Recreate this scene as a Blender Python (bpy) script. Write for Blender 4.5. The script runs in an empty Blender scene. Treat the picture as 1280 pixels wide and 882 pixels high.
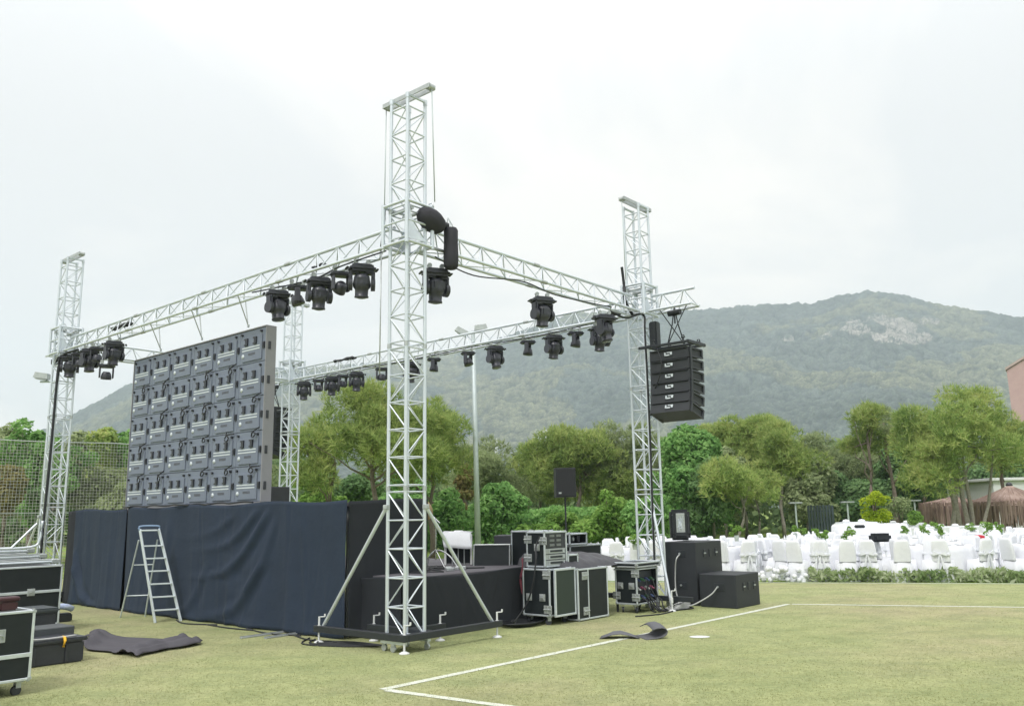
import bpy, bmesh, math, random
import numpy as np
from mathutils import Vector, Matrix, Euler
random.seed(7); rng = np.random.default_rng(7)
S = bpy.context.scene
COL = S.collection
PI = math.pi
# ------------------------------------------------------------------ camera
CAM_H = 1.65
PITCH, ROLL = 0.18578, -0.01773
cp, sp = math.cos(PITCH), math.sin(PITCH)
cr, sr = math.cos(ROLL), math.sin(ROLL)
fwd = Vector((0, cp, sp)); up0 = Vector((0, -sp, cp)); r0 = Vector((1, 0, 0))
rgt = cr * r0 + sr * up0; upv = -sr * r0 + cr * up0
cam_d = bpy.data.cameras.new('camera'); cam = bpy.data.objects.new('camera', cam_d); COL.objects.link(cam)
m = Matrix((rgt, upv, -fwd)).transposed().to_4x4(); m.translation = Vector((0, 0, CAM_H)); cam.matrix_world = m
cam_d.sensor_width = 36; cam_d.lens = 1068.16 / 1280 * 36; cam_d.clip_end = 12000; cam_d.clip_start = 0.1
S.camera = cam
# ------------------------------------------------------------------ world, sun, exposure
SUN_EL, SUN_AZ = 52, 205          # degrees; azimuth measured clockwise from +Y
W = bpy.data.worlds.new('World'); S.world = W; W.use_nodes = True
nt = W.node_tree; nt.nodes.clear()
def wn(t, **k):
    n = nt.nodes.new(t)
    for a, b in k.items(): setattr(n, a, b)
    return n
sky = wn('ShaderNodeTexSky', sky_type='NISHITA', sun_disc=False)
sky.sun_elevation = math.radians(SUN_EL); sky.sun_rotation = math.radians(SUN_AZ); sky.dust_density = 3
bg1 = wn('ShaderNodeBackground'); bg1.inputs[1].default_value = 0.08
bg2 = wn('ShaderNodeBackground'); bg2.inputs[1].default_value = 1.0
tc = wn('ShaderNodeTexCoord'); sep = wn('ShaderNodeSeparateXYZ')
nt.links.new(tc.outputs['Generated'], sep.inputs[0])
ad = wn('ShaderNodeMath', operation='ADD'); ad.inputs[1].default_value = 0.35
mx = wn('ShaderNodeMath', operation='MAXIMUM'); mx.inputs[1].default_value = 0.0
nt.links.new(sep.outputs[2], mx.inputs[0]); nt.links.new(mx.outputs[0], ad.inputs[0])
dv = wn('ShaderNodeVectorMath', operation='DIVIDE')
cmb = wn('ShaderNodeCombineXYZ')
for i in range(3): nt.links.new(ad.outputs[0], cmb.inputs[i])
nt.links.new(tc.outputs['Generated'], dv.inputs[0]); nt.links.new(cmb.outputs[0], dv.inputs[1])
n1 = wn('ShaderNodeTexNoise'); n1.inputs['Scale'].default_value = 1.15; n1.inputs['Detail'].default_value = 9; n1.inputs['Roughness'].default_value = 0.56; n1.inputs['Distortion'].default_value = 0.5
mp = wn('ShaderNodeMapping'); mp.inputs['Location'].default_value = (3.1, 0.4, 0)
nt.links.new(dv.outputs[0], mp.inputs[0]); nt.links.new(mp.outputs[0], n1.inputs['Vector'])
rmp = wn('ShaderNodeValToRGB')
rmp.color_ramp.elements[0].position = 0.40; rmp.color_ramp.elements[0].color = (0.640, 0.644, 0.652, 1)
rmp.color_ramp.elements[1].position = 0.57; rmp.color_ramp.elements[1].color = (0.790, 0.758, 0.728, 1)
nt.links.new(n1.outputs[0], rmp.inputs[0]); nt.links.new(rmp.outputs[0], bg2.inputs[0])
# an overcast sky is brighter towards the zenith
zr = wn('ShaderNodeMapRange'); zr.interpolation_type = 'SMOOTHSTEP'; zr.inputs[1].default_value = 0.35; zr.inputs[2].default_value = 1.0; zr.inputs[3].default_value = 1.0; zr.inputs[4].default_value = 1.9
nt.links.new(sep.outputs[2], zr.inputs[0]); nt.links.new(zr.outputs[0], bg2.inputs[1])
mixs = wn('ShaderNodeMixShader')
mixs.inputs[0].default_value = 0.97
nt.links.new(sky.outputs[0], bg1.inputs[0])
nt.links.new(bg1.outputs[0], mixs.inputs[1]); nt.links.new(bg2.outputs[0], mixs.inputs[2])
wo = wn('ShaderNodeOutputWorld'); nt.links.new(mixs.outputs[0], wo.inputs[0])
sd = bpy.data.lights.new('sun', 'SUN'); sd.energy = 1.5; sd.angle = math.radians(11); sd.color = (1, 0.975, 0.945)
so = bpy.data.objects.new('sun', sd); COL.objects.link(so)
el, azs = math.radians(SUN_EL), math.radians(SUN_AZ)
sv = Vector((math.sin(azs) * math.cos(el), math.cos(azs) * math.cos(el), math.sin(el)))
so.rotation_euler = (-sv).to_track_quat('-Z', 'Y').to_euler(); so.location = (0, 0, 40)
S.view_settings.view_transform = 'Standard'; S.view_settings.look = 'None'; S.view_settings.gamma = 1; S.view_settings.exposure = 0.56
S.cycles.volume_bounces = 1; S.cycles.max_bounces = 6; S.cycles.transparent_max_bounces = 8
# ------------------------------------------------------------------ frames of reference
AZ = 0.862574
D2 = Vector((math.cos(AZ), math.sin(AZ), 0)); D1 = Vector((-math.sin(AZ), math.cos(AZ), 0))
N0 = Vector((-1.39184, 11.14098, 0)); LU, LV = 11.0085, 5.8479
def Wp(u, v, z=0): return N0 + D1 * u + D2 * v + Vector((0, 0, z))
def B(px, D, z=0): return Vector(((px - 637) / 1087 * D, D, z))          # plan position on a bearing
def hz(px): return 641.5 - 0.0177 * (px - 640)
def zt(px, y, D): return CAM_H + (hz(px) - y) / 1087 * D * 1.01          # height of a sighted top
# ------------------------------------------------------------------ materials
MATS = {}
def mat(name, col, rough=0.6, metal=0.0, spec=None, noise=None, bump=None, alpha=None):
    """noise=(scale, amount, col2) ; bump=(scale, strength, distance)"""
    if name in MATS: return MATS[name]
    M = bpy.data.materials.new(name); M.use_nodes = True; t = M.node_tree; b = t.nodes['Principled BSDF']
    b.inputs['Base Color'].default_value = (*col, 1); b.inputs['Roughness'].default_value = rough; b.inputs['Metallic'].default_value = metal
    if spec is not None: b.inputs['Specular IOR Level'].default_value = spec
    c = t.nodes.new('ShaderNodeTexCoord')
    if noise:
        n = t.nodes.new('ShaderNodeTexNoise'); n.inputs['Scale'].default_value = noise[0]; n.inputs['Detail'].default_value = 6; n.inputs['Roughness'].default_value = 0.65
        t.links.new(c.outputs['Object'], n.inputs['Vector'])
        r = t.nodes.new('ShaderNodeValToRGB'); r.color_ramp.elements[0].position = 0.5 - noise[1]; r.color_ramp.elements[1].position = 0.5 + noise[1]
        r.color_ramp.elements[0].color = (*col, 1); r.color_ramp.elements[1].color = (*noise[2], 1)
        t.links.new(n.outputs[0], r.inputs[0]); t.links.new(r.outputs[0], b.inputs['Base Color'])
    if bump:
        n = t.nodes.new('ShaderNodeTexNoise'); n.inputs['Scale'].default_value = bump[0]; n.inputs['Detail'].default_value = 4
        t.links.new(c.outputs['Object'], n.inputs['Vector'])
        bp = t.nodes.new('ShaderNodeBump'); bp.inputs['Strength'].default_value = bump[1]; bp.inputs['Distance'].default_value = bump[2]
        t.links.new(n.outputs[0], bp.inputs['Height']); t.links.new(bp.outputs[0], b.inputs['Normal'])
    MATS[name] = M; return M
ALU = mat('aluminium tube', (0.75, 0.80, 0.86), 0.34, 0.55, noise=(9, 0.25, (0.56, 0.61, 0.66)))
ALUD = mat('dull aluminium', (0.55, 0.58, 0.58), 0.45, 0.6, noise=(14, 0.3, (0.36, 0.39, 0.40)))
STEEL = mat('galvanised steel', (0.50, 0.56, 0.57), 0.5, 0.3, noise=(6, 0.3, (0.40, 0.46, 0.47)))
BLK = mat('black paint', (0.0165, 0.0203, 0.0255), 0.45, noise=(20, 0.3, (0.0270, 0.0315, 0.0375)))
BLKP = mat('black plastic', (0.0225, 0.0255, 0.0345), 0.38, noise=(30, 0.3, (0.0360, 0.0398, 0.0510)))
FIX = mat('charcoal fixture plastic', (0.0320, 0.0344, 0.0480), 0.4, noise=(25, 0.3, (0.0496, 0.0528, 0.0680)))
PLY = mat('black laminate', (0.0112, 0.0154, 0.0182), 0.42, spec=.3, noise=(7, 0.3, (0.0210, 0.0259, 0.0294)))
SUBM = mat('textured speaker paint', (0.0184, 0.0220, 0.0275), 0.6, noise=(4, 0.3, (0.0269, 0.0306, 0.0367)), bump=(160, 0.3, 0.003))
GRIL = mat('speaker grille', (0.0144, 0.0160, 0.0192), 0.7, bump=(300, 0.5, 0.004))
CLOTH = mat('navy black cloth', (0.0095, 0.020, 0.040), 0.85, noise=(1.7, 0.35, (0.016, 0.030, 0.058)), bump=(3.2, 0.35, 0.05))
CLOTH2 = mat('black molton', (0.0101, 0.0130, 0.0187), 0.9, noise=(2.5, 0.35, (0.0173, 0.0209, 0.0274)), bump=(5, 0.3, 0.03))
CARPET = mat('grey stage carpet', (0.070, 0.068, 0.080), 0.95, noise=(3, 0.35, (0.11, 0.105, 0.118)), bump=(60, 0.3, 0.004))
LEDM = mat('led panel grey', (0.1484, 0.1760, 0.2342), 0.5, noise=(3, 0.4, (0.1758, 0.2046, 0.2651)))
LEDS = mat('led frame grey', (0.22, 0.225, 0.245), 0.5, noise=(5, 0.35, (0.27, 0.27, 0.29)))
LEDL = mat('label white', (0.5580, 0.6120, 0.6480), 0.5)
LEDG = mat('label grey', (0.10, 0.11, 0.135), 0.6)
WHITE = mat('white cloth', (0.76, 0.77, 0.80), 0.85, noise=(6, 0.4, (0.64, 0.66, 0.71)), bump=(9, 0.4, 0.02))
WPAINT = mat('white paint', (0.70, 0.71, 0.71), 0.6, noise=(3, 0.3, (0.62, 0.64, 0.65)))
GLASS = mat('lens glass', (0.10, 0.11, 0.14), 0.08, spec=1.0)
CHROME = mat('chrome', (0.75, 0.76, 0.78), 0.15, 1.0)
RUB = mat('grey rubber mat', (0.085, 0.088, 0.10), 0.8, noise=(5, 0.3, (0.12, 0.122, 0.135)), bump=(30, 0.3, 0.004))
CABLE = mat('black cable', (0.014, 0.016, 0.02), 0.55)
CABLEG = mat('grey cable', (0.42, 0.43, 0.43), 0.6)
RED = mat('crimson cloth', (0.50, 0.03, 0.05), 0.8)
MAROON = mat('maroon plastic', (0.045, 0.012, 0.018), 0.5)
YEL = mat('yellow strap', (0.75, 0.42, 0.02), 0.7)
BLUE = mat('pale blue wrap', (0.22, 0.30, 0.52), 0.7, noise=(12, 0.3, (0.55, 0.60, 0.70)))
PINK = mat('pink render', (0.50, 0.36, 0.35), 0.9, noise=(1.2, 0.35, (0.42, 0.29, 0.285)), bump=(4, 0.3, 0.03))
BARK = mat('pine bark', (0.15, 0.115, 0.095), 0.95, noise=(8, 0.3, (0.27, 0.225, 0.195)), bump=(18, 0.9, 0.05))
BARKG = mat('grey bark', (0.20, 0.18, 0.15), 0.95, noise=(9, 0.3, (0.36, 0.33, 0.29)), bump=(18, 0.9, 0.05))
REED = mat('brown reed', (0.28, 0.20, 0.17), 0.95, noise=(14, 0.35, (0.44, 0.335, 0.29)))
NETM = mat('netting cord', (0.40, 0.41, 0.39), 0.8)
GATEM = mat('blue grey fence paint', (0.06, 0.085, 0.10), 0.6)
LINE = mat('worn line paint', (0.66, 0.68, 0.62), 0.9, noise=(14, 0.22, (0.44, 0.47, 0.36)))
def leafmat(name, c1, c2, c3, trans=0.45):
    M = bpy.data.materials.new(name); M.use_nodes = True; t = M.node_tree; t.nodes.clear()
    o = t.nodes.new('ShaderNodeOutputMaterial'); d = t.nodes.new('ShaderNodeBsdfDiffuse'); tr = t.nodes.new('ShaderNodeBsdfTranslucent'); mxx = t.nodes.new('ShaderNodeMixShader'); mxx.inputs[0].default_value = trans
    g = t.nodes.new('ShaderNodeNewGeometry'); r = t.nodes.new('ShaderNodeValToRGB')
    c = t.nodes.new('ShaderNodeTexCoord'); n = t.nodes.new('ShaderNodeTexNoise'); n.inputs['Scale'].default_value = 0.9; n.inputs['Detail'].default_value = 3
    t.links.new(c.outputs['Object'], n.inputs['Vector'])
    a = t.nodes.new('ShaderNodeMath'); a.operation = 'MULTIPLY_ADD'; a.inputs[1].default_value = 0.45
    t.links.new(g.outputs['Random Per Island'], a.inputs[0]); 
    s = t.nodes.new('ShaderNodeMath'); s.operation = 'MULTIPLY_ADD'; s.inputs[1].default_value = 1.3; s.inputs[2].default_value = -0.38
    t.links.new(n.outputs[0], s.inputs[0]); t.links.new(s.outputs[0], a.inputs[2])
    r.color_ramp.elements[0].position = 0.1; r.color_ramp.elements[0].color = (*c1, 1); r.color_ramp.elements[1].position = 0.95; r.color_ramp.elements[1].color = (*c3, 1)
    e = r.color_ramp.elements.new(0.5); e.color = (*c2, 1)
    t.links.new(a.outputs[0], r.inputs[0])
    for x in (d, tr): t.links.new(r.outputs[0], x.inputs[0])
    t.links.new(d.outputs[0], mxx.inputs[1]); t.links.new(tr.outputs[0], mxx.inputs[2]); t.links.new(mxx.outputs[0], o.inputs[0])
    return M
L_PINE = leafmat('pine needles', (0.146, 0.229, 0.072), (0.319, 0.415, 0.135), (0.566, 0.595, 0.238))
L_PINE2 = leafmat('fresh pine needles', (0.146, 0.242, 0.073), (0.354, 0.463, 0.148), (0.584, 0.597, 0.246))
L_BROAD = leafmat('green leaves', (0.080, 0.189, 0.057), (0.211, 0.394, 0.125), (0.397, 0.605, 0.226))
L_BRIGHT = leafmat('bright hedge leaves', (0.113, 0.222, 0.050), (0.241, 0.401, 0.098), (0.396, 0.547, 0.177))
L_DARK = leafmat('dark leaves', (0.079, 0.155, 0.066), (0.169, 0.283, 0.119), (0.274, 0.411, 0.185))
L_GREY = leafmat('olive leaves', (0.158, 0.210, 0.105), (0.312, 0.378, 0.192), (0.498, 0.564, 0.326))
L_WOOD = leafmat('woodland leaves', (0.085, 0.144, 0.077), (0.199, 0.289, 0.139), (0.355, 0.446, 0.221))
L_RUST = leafmat('rusty leaves', (0.14, 0.11, 0.05), (0.25, 0.22, 0.09), (0.3, 0.32, 0.13))
L_YEL = leafmat('golden conifer leaves', (0.18, 0.28, 0.02), (0.38, 0.48, 0.04), (0.55, 0.62, 0.08))
L_VAR = leafmat('variegated leaves', (0.12, 0.2, 0.07), (0.33, 0.42, 0.2), (0.74, 0.76, 0.62))
# ------------------------------------------------------------------ object helpers
def tag(o, label=None, cat=None, group=None, kind=None):
    if label: o['label'] = label
    if cat: o['category'] = cat
    if group: o['group'] = group
    if kind: o['kind'] = kind
    return o
def thing(name, label, cat, loc=(0, 0, 0), rz=0, group=None):
    o = bpy.data.objects.new(name, None); COL.objects.link(o); o.location = loc; o.rotation_euler = (0, 0, rz); o.empty_display_size = 0.2
    return tag(o, label, cat, group)
def link(name, me, parent=None, mtx=None):
    o = bpy.data.objects.new(name, me); COL.objects.link(o)
    if parent: o.parent = parent
    if mtx is not None: o.matrix_local = mtx if parent else mtx
    return o
class MB:
    def __init__(s): s.v = []; s.f = []; s.sm = []
    def add(s, vs, fs, smooth=False):
        b = len(s.v); s.v += [tuple(x) for x in vs]; s.f += [tuple(i + b for i in f) for f in fs]; s.sm += [smooth] * len(fs)
    def box(s, c, d, M=None, ch=0.0):
        x, y, z = d[0] / 2, d[1] / 2, d[2] / 2
        if ch <= 0:
            vs = [Vector((a * x, b * y, e * z)) for a in (-1, 1) for b in (-1, 1) for e in (-1, 1)]
            fs = [(0, 1, 3, 2), (4, 6, 7, 5), (0, 4, 5, 1), (2, 3, 7, 6), (0, 2, 6, 4), (1, 5, 7, 3)]
        else:
            bm = bmesh.new(); bmesh.ops.create_cube(bm, size=1)
            for q in bm.verts: q.co = Vector((q.co.x * 2 * x, q.co.y * 2 * y, q.co.z * 2 * z))
            bmesh.ops.bevel(bm, geom=bm.edges[:], offset=ch, segments=2 if ch > 0.012 else 1, affect='EDGES')
            bm.verts.index_update(); vs = [q.co.copy() for q in bm.verts]; fs = [[q.index for q in f.verts] for f in bm.faces]; bm.free()
        C = Vector(c)
        vs = [((M @ q) if M else q) + C for q in vs]; s.add(vs, fs); return s
    def tube(s, p, q, r, n=8, r2=None, caps=True):
        p, q = Vector(p), Vector(q); d = q - p
        if d.length < 1e-6: return s
        R = d.to_track_quat('Z', 'Y').to_matrix(); r2 = r if r2 is None else r2
        vs = [p + R @ Vector((r * math.cos(2 * PI * i / n), r * math.sin(2 * PI * i / n), 0)) for i in range(n)]
        vs += [q + R @ Vector((r2 * math.cos(2 * PI * i / n), r2 * math.sin(2 * PI * i / n), 0)) for i in range(n)]
        s.add(vs, [(i, (i + 1) % n, (i + 1) % n + n, i + n) for i in range(n)], True)
        if caps: s.add(vs[:n], [tuple(range(n))[::-1]]); s.add(vs[n:], [tuple(range(n))])
        return s
    def path(s, pts, r, n=6):
        pts = [Vector(p) for p in pts]; b = len(s.v); up = Vector((0, 0, 1))
        for i, p in enumerate(pts):
            t = (pts[min(i + 1, len(pts) - 1)] - pts[max(i - 1, 0)])
            t = t.normalized() if t.length > 1e-9 else Vector((0, 0, 1))
            a = t.cross(up)
            if a.length < 0.05: a = t.cross(Vector((1, 0, 0)))
            a.normalize(); c = a.cross(t); rr = r[i] if isinstance(r, (list, tuple)) else r
            for k in range(n): s.v.append(tuple(p + a * rr * math.cos(2 * PI * k / n) + c * rr * math.sin(2 * PI * k / n)))
        for i in range(len(pts) - 1):
            for k in range(n):
                s.f.append((b + i * n + k, b + i * n + (k + 1) % n, b + (i + 1) * n + (k + 1) % n, b + (i + 1) * n + k)); s.sm.append(True)
        s.f.append(tuple(b + k for k in range(n))[::-1]); s.sm.append(False)
        e = b + (len(pts) - 1) * n; s.f.append(tuple(e + k for k in range(n))); s.sm.append(False)
        return s
    def lathe(s, prof, c=(0, 0, 0), n=16, M=None, smooth=True):
        C = Vector(c); vs = []
        for r, z in prof:
            for k in range(n):
                q = Vector((r * math.cos(2 * PI * k / n), r * math.sin(2 * PI * k / n), z)); vs.append(((M @ q) if M else q) + C)
        fs = [(i * n + k, i * n + (k + 1) % n, (i + 1) * n + (k + 1) % n, (i + 1) * n + k) for i in range(len(prof) - 1) for k in range(n)]
        s.add(vs, fs, smooth); L = (len(prof) - 1) * n
        if prof[0][0] > 1e-4: s.add(vs[:n], [tuple(range(n))[::-1]])
        if prof[-1][0] > 1e-4: s.add(vs[L:], [tuple(range(n))])
        return s
    def prism(s, poly, y0, y1, M=None):
        """polygon in xz extruded along y"""
        n = len(poly); vs = [Vector((x, y0, z)) for x, z in poly] + [Vector((x, y1, z)) for x, z in poly]
        if M: vs = [M @ q for q in vs]
        s.add(vs, [(i, (i + 1) % n, (i + 1) % n + n, i + n) for i in range(n)] + [tuple(range(n))[::-1], tuple(range(n, 2 * n))]); return s
    def mesh(s, name, m=None):
        me = bpy.data.meshes.new(name); me.from_pydata(s.v, [], s.f); me.polygons.foreach_set('use_smooth', s.sm)
        if m: me.materials.append(m)
        me.update(); return me
    def build(s, name, m, parent=None): return link(name, s.mesh(name, m), parent)
def grid_mesh(name, P, m, smooth=True):
    """P: (nu,nv,3) array"""
    nu, nv = P.shape[:2]; idx = np.arange(nu * nv).reshape(nu, nv)
    q = np.stack([idx[:-1, :-1], idx[1:, :-1], idx[1:, 1:], idx[:-1, 1:]], -1).reshape(-1, 4)
    return np_mesh(name, P.reshape(-1, 3), q, m, smooth)
def np_mesh(name, V, F, m, smooth=False):
    me = bpy.data.meshes.new(name); k = F.shape[1]
    me.vertices.add(len(V)); me.vertices.foreach_set('co', np.ascontiguousarray(V, dtype=np.float32).ravel())
    me.loops.add(F.size); me.loops.foreach_set('vertex_index', np.ascontiguousarray(F, dtype=np.int32).ravel())
    me.polygons.add(len(F)); me.polygons.foreach_set('loop_start', np.arange(0, F.size, k, dtype=np.int32))
    if smooth: me.polygons.foreach_set('use_smooth', np.ones(len(F), dtype=bool))
    me.update(calc_edges=True); me.validate()
    if m: me.materials.append(m)
    return me
_cyl = {}
def bar(name, p, q, r, m, parent, n=8):
    """a tube object sharing one unit cylinder mesh per material"""
    key = (m.name, n)
    if key not in _cyl: _cyl[key] = MB().tube((0, 0, 0), (0, 0, 1), 1, n).mesh('tube', m)
    p, q = Vector(p), Vector(q); d = q - p
    o = link(name, _cyl[key], parent); o.location = p; o.rotation_mode = 'QUATERNION'; o.rotation_quaternion = d.to_track_quat('Z', 'Y'); o.scale = (r, r, d.length); return o
_bx = {}
def slab(name, c, d, m, parent, ch=0.0):
    key = (m.name, tuple(round(x, 4) for x in d), ch)
    if key not in _bx: _bx[key] = MB().box((0, 0, 0), d, None, ch).mesh(name, m)
    o = link(name, _bx[key], parent); o.location = c; return o
def copy_tree(o, parent=None):
    c = o.copy(); COL.objects.link(c)
    if parent: c.parent = parent
    for ch in list(KIDS.get(o.name, [])): copy_tree(ch, c)
    return c
KIDS = {}
def index_kids(root):
    for o in list(bpy.data.objects):
        if o.parent: KIDS.setdefault(o.parent.name, [])
    KIDS.clear()
    for o in bpy.data.objects:
        if o.parent: KIDS.setdefault(o.parent.name, []).append(o)
ORD = ['first', 'second', 'third', 'fourth', 'fifth', 'sixth', 'seventh', 'eighth', 'ninth', 'tenth', 'eleventh', 'twelfth', 'thirteenth', 'fourteenth', 'fifteenth', 'sixteenth']
def vnoise(x, y, seed=0):
    xi, yi = np.floor(x).astype(int), np.floor(y).astype(int); xf, yf = x - xi, y - yi
    def h(a, b): 
        n = (a * 374761393 + b * 668265263 + seed * 144269) & 0x7fffffff; n = (n ^ (n >> 13)) * 1274126177 & 0x7fffffff; return ((n ^ (n >> 16)) & 0xffff) / 65535.
    u, w = xf * xf * (3 - 2 * xf), yf * yf * (3 - 2 * yf)
    return (h(xi, yi) * (1 - u) + h(xi + 1, yi) * u) * (1 - w) + (h(xi, yi + 1) * (1 - u) + h(xi + 1, yi + 1) * u) * w
vnoise_ = lambda a, b: vnoise(a, b, 77)
# ------------------------------------------------------------------ ground
def ground_mat(name, a, b, brown, scale, amt, flecks=True):
    M = bpy.data.materials.new(name); M.use_nodes = True; t = M.node_tree; p = t.nodes['Principled BSDF']; p.inputs['Roughness'].default_value = 0.95; p.inputs['Specular IOR Level'].default_value = 0.15
    c = t.nodes.new('ShaderNodeTexCoord')
    def nz(sc, det=5, ro=0.6, stretch=None):
        n = t.nodes.new('ShaderNodeTexNoise'); n.inputs['Scale'].default_value = sc; n.inputs['Detail'].default_value = det; n.inputs['Roughness'].default_value = ro
        if stretch:
            mpn = t.nodes.new('ShaderNodeMapping'); mpn.inputs['Scale'].default_value = stretch; t.links.new(c.outputs['Object'], mpn.inputs[0]); t.links.new(mpn.outputs[0], n.inputs['Vector'])
        else: t.links.new(c.outputs['Object'], n.inputs['Vector'])
        return n
    def ramp(n, p0, p1, c0, c1):
        r = t.nodes.new('ShaderNodeValToRGB'); r.color_ramp.elements[0].position = p0; r.color_ramp.elements[1].position = p1; r.color_ramp.elements[0].color = (*c0, 1); r.color_ramp.elements[1].color = (*c1, 1); t.links.new(n.outputs[0], r.inputs[0]); return r
    def mix(f, x, y, mode='MIX', fac=None):
        mm = t.nodes.new('ShaderNodeMixRGB'); mm.blend_type = mode
        if f is not None: t.links.new(f.outputs[0], mm.inputs[0])
        else: mm.inputs[0].default_value = fac
        t.links.new(x.outputs[0], mm.inputs[1]); t.links.new(y.outputs[0], mm.inputs[2]); return mm
    base = ramp(nz(scale, 6, 0.7), 0.35, 0.65, a, b)
    bro = t.nodes.new('ShaderNodeRGB'); bro.outputs[0].default_value = (*brown, 1)
    mask = ramp(nz(0.22, 4, 0.6), 0.47, 0.66, (0, 0, 0), (amt, amt, amt))
    m1 = mix(mask, base, bro)
    fl = ramp(nz(14, 6, 0.85, (1.0, 1.5, 1)), 0.36, 0.56, (0.52, 0.55, 0.50), (1.05, 1.05, 1.05)); m2 = mix(None, m1, fl, 'MULTIPLY', 0.62)
    fl2 = ramp(nz(1.6, 6, 0.72, (1, 1.35, 1)), 0.36, 0.60, (0.76, 0.80, 0.76), (1.08, 1.06, 1.02)); m3 = mix(None, m2, fl2, 'MULTIPLY', 0.8)
    fl3 = ramp(nz(70, 2, 0.6, (1.0, 1.5, 1)), 0.33, 0.45, (0.45, 0.46, 0.42), (1, 1, 1)); m4 = mix(None, m3, fl3, 'MULTIPLY', 0.35)
    t.links.new(m4.outputs[0], p.inputs['Base Color'])
    bn = nz(45, 4, 0.7); bp = t.nodes.new('ShaderNodeBump'); bp.inputs['Strength'].default_value = 0.7; bp.inputs['Distance'].default_value = 0.02
    t.links.new(bn.outputs[0], bp.inputs['Height']); t.links.new(bp.outputs[0], p.inputs['Normal'])
    return M
TURF = ground_mat('pale artificial turf', (0.305, 0.340, 0.165), (0.375, 0.400, 0.210), (0.40, 0.355, 0.235), 0.7, 0.7)
LAWN = ground_mat('green lawn', (0.17, 0.26, 0.06), (0.24, 0.33, 0.09), (0.26, 0.25, 0.10), 0.6, 0.5)
g = MB(); g.add([(-2550, -2550, 0), (2550, -2550, 0), (2550, 2550, 0), (-2550, 2550, 0)], [(0, 1, 2, 3)])
tag(g.build('lawn_ground', LAWN), kind='structure')
# the pitch: far edge is the line seen beyond the speakers
FA = Vector((5.75, 20.17, 0)); FB = Vector((10.76, 18.73, 0)); fd = (FB - FA).normalized(); fn = Vector((-fd.y, fd.x, 0))
c1 = FA + fd * 60; c2 = FA - fd * 60
g = MB(); g.add([(c2.x, c2.y, .004), (c1.x, c1.y, .004), ((c1 - fn * 60).x, (c1 - fn * 60).y, .004), ((c2 - fn * 60).x, (c2 - fn * 60).y, .004)][::-1], [(0, 1, 2, 3)])
tag(g.build('turf_pitch', TURF), kind='structure')
def strip(p, q, w, z=.008):
    p, q = Vector(p), Vector(q); d = (q - p).normalized(); n = Vector((-d.y, d.x, 0)) * w / 2
    n_ = max(2, int((q - p).length / 0.5)); mb = MB()
    for i in range(n_ + 1):
        c = p + (q - p) * i / n_; ww = 1 + rng.uniform(-.08, .08); mb.v += [tuple(c - n * ww + Vector((0, 0, z))), tuple(c + n * ww + Vector((0, 0, z)))]
    for i in range(n_): mb.f.append((2 * i, 2 * i + 2, 2 * i + 3, 2 * i + 1)); mb.sm.append(False)
    return mb
cA = Vector((-1.31, 8.71, 0)); cB = Vector((4.78, 15.6, 0)); e1 = (Vector((-0.16, 7.92, 0)) - cA).normalized(); e2 = (Vector((8.28, 14.51, 0)) - cB).normalized()
for a, b, z in ((cA, cB, .008), (cA + e1 * .06, cA + e1 * 9, .0082), (cB + e2 * .06, cB + e2 * 16, .0082), (FA - fd * 45, FA + fd * 45, .0084)):
    tag(strip(a, b, .10, z).build('painted_line', LINE), kind='structure')
mb = MB(); c = Vector((2.42, 11.83, 0)); mb.v = [tuple(c + Vector((.135 * math.cos(k * PI / 8), .11 * math.sin(k * PI / 8), .009))) for k in range(16)]; mb.f = [tuple(range(16))]; mb.sm = [False]
tag(mb.build('painted_spot', WPAINT), kind='structure')
TB = leafmat('turf blades', (.29, .31, .15), (.37, .385, .195), (.45, .45, .26), .4)
nb = 170000; Db = 7.2 / (1 - rng.uniform(0, .66, nb)); xb = rng.uniform(-.70, .70, nb) * Db
pb = np.stack([xb, Db, np.full(nb, .003)], -1); keep = ((pb[:, 0] - FA.x) * fn.x + (pb[:, 1] - FA.y) * fn.y) < -.05
cl = vnoise_(xb * 3, Db * 3) * .5 + vnoise_(xb * 11, Db * 11) * .5; keep &= rng.random(nb) < (.25 + 1.1 * cl); pb = pb[keep]; nb = len(pb)
hgt = rng.uniform(.006, .015, nb)[:, None]; ang = rng.uniform(0, 2 * PI, nb); wv = np.stack([np.cos(ang), np.sin(ang), 0 * ang], -1) * rng.uniform(.0025, .005, nb)[:, None]
tip = pb + np.stack([rng.normal(size=nb) * .012, rng.normal(size=nb) * .012, 0 * ang], -1) + np.array([0, 0, 1]) * hgt
Vb = np.stack([pb - wv, pb + wv, tip], 1).reshape(-1, 3); tag(link('turf_blades', np_mesh('turf_blades', Vb, np.arange(3 * nb).reshape(nb, 3), TB)), 'short pale blades of the artificial turf in the foreground', 'grass', kind='stuff')
# ------------------------------------------------------------------ mountain
prof = [(-100, .05), (-60, .06), (-45, .07), (-31.03, .080), (-28.65, .094), (-27.23, .112), (-24.26, .1462), (-21.29, .158), (-15.67, .1663), (-10.25, .1748), (-5.44, .184), (-1.08, .2038), (3.01, .2297), (4.55, .2350), (8.79, .2342), (13.3, .2311), (16.3, .2317), (19.74, .2279), (21.42, .2323), (23.05, .2357), (24.35, .2326), (25.54, .2237), (27.64, .2092), (31.55, .1881), (40, .15), (60, .11), (100, .07)]
NA, NR = 1150, 250; R0, R1 = 800., 2000.
az = np.radians(np.concatenate([np.linspace(-75, -34, 60)[:-1], np.linspace(-34, 35, NA), np.linspace(35, 75, 60)[1:]]))
tt = np.linspace(0, 1, NR); RR = R0 + (R1 - R0) * tt ** 1.1
rad = np.concatenate([RR, [2100, 2250, 2450]])
A_, R_ = np.meshgrid(az, rad, indexing='ij')
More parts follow.
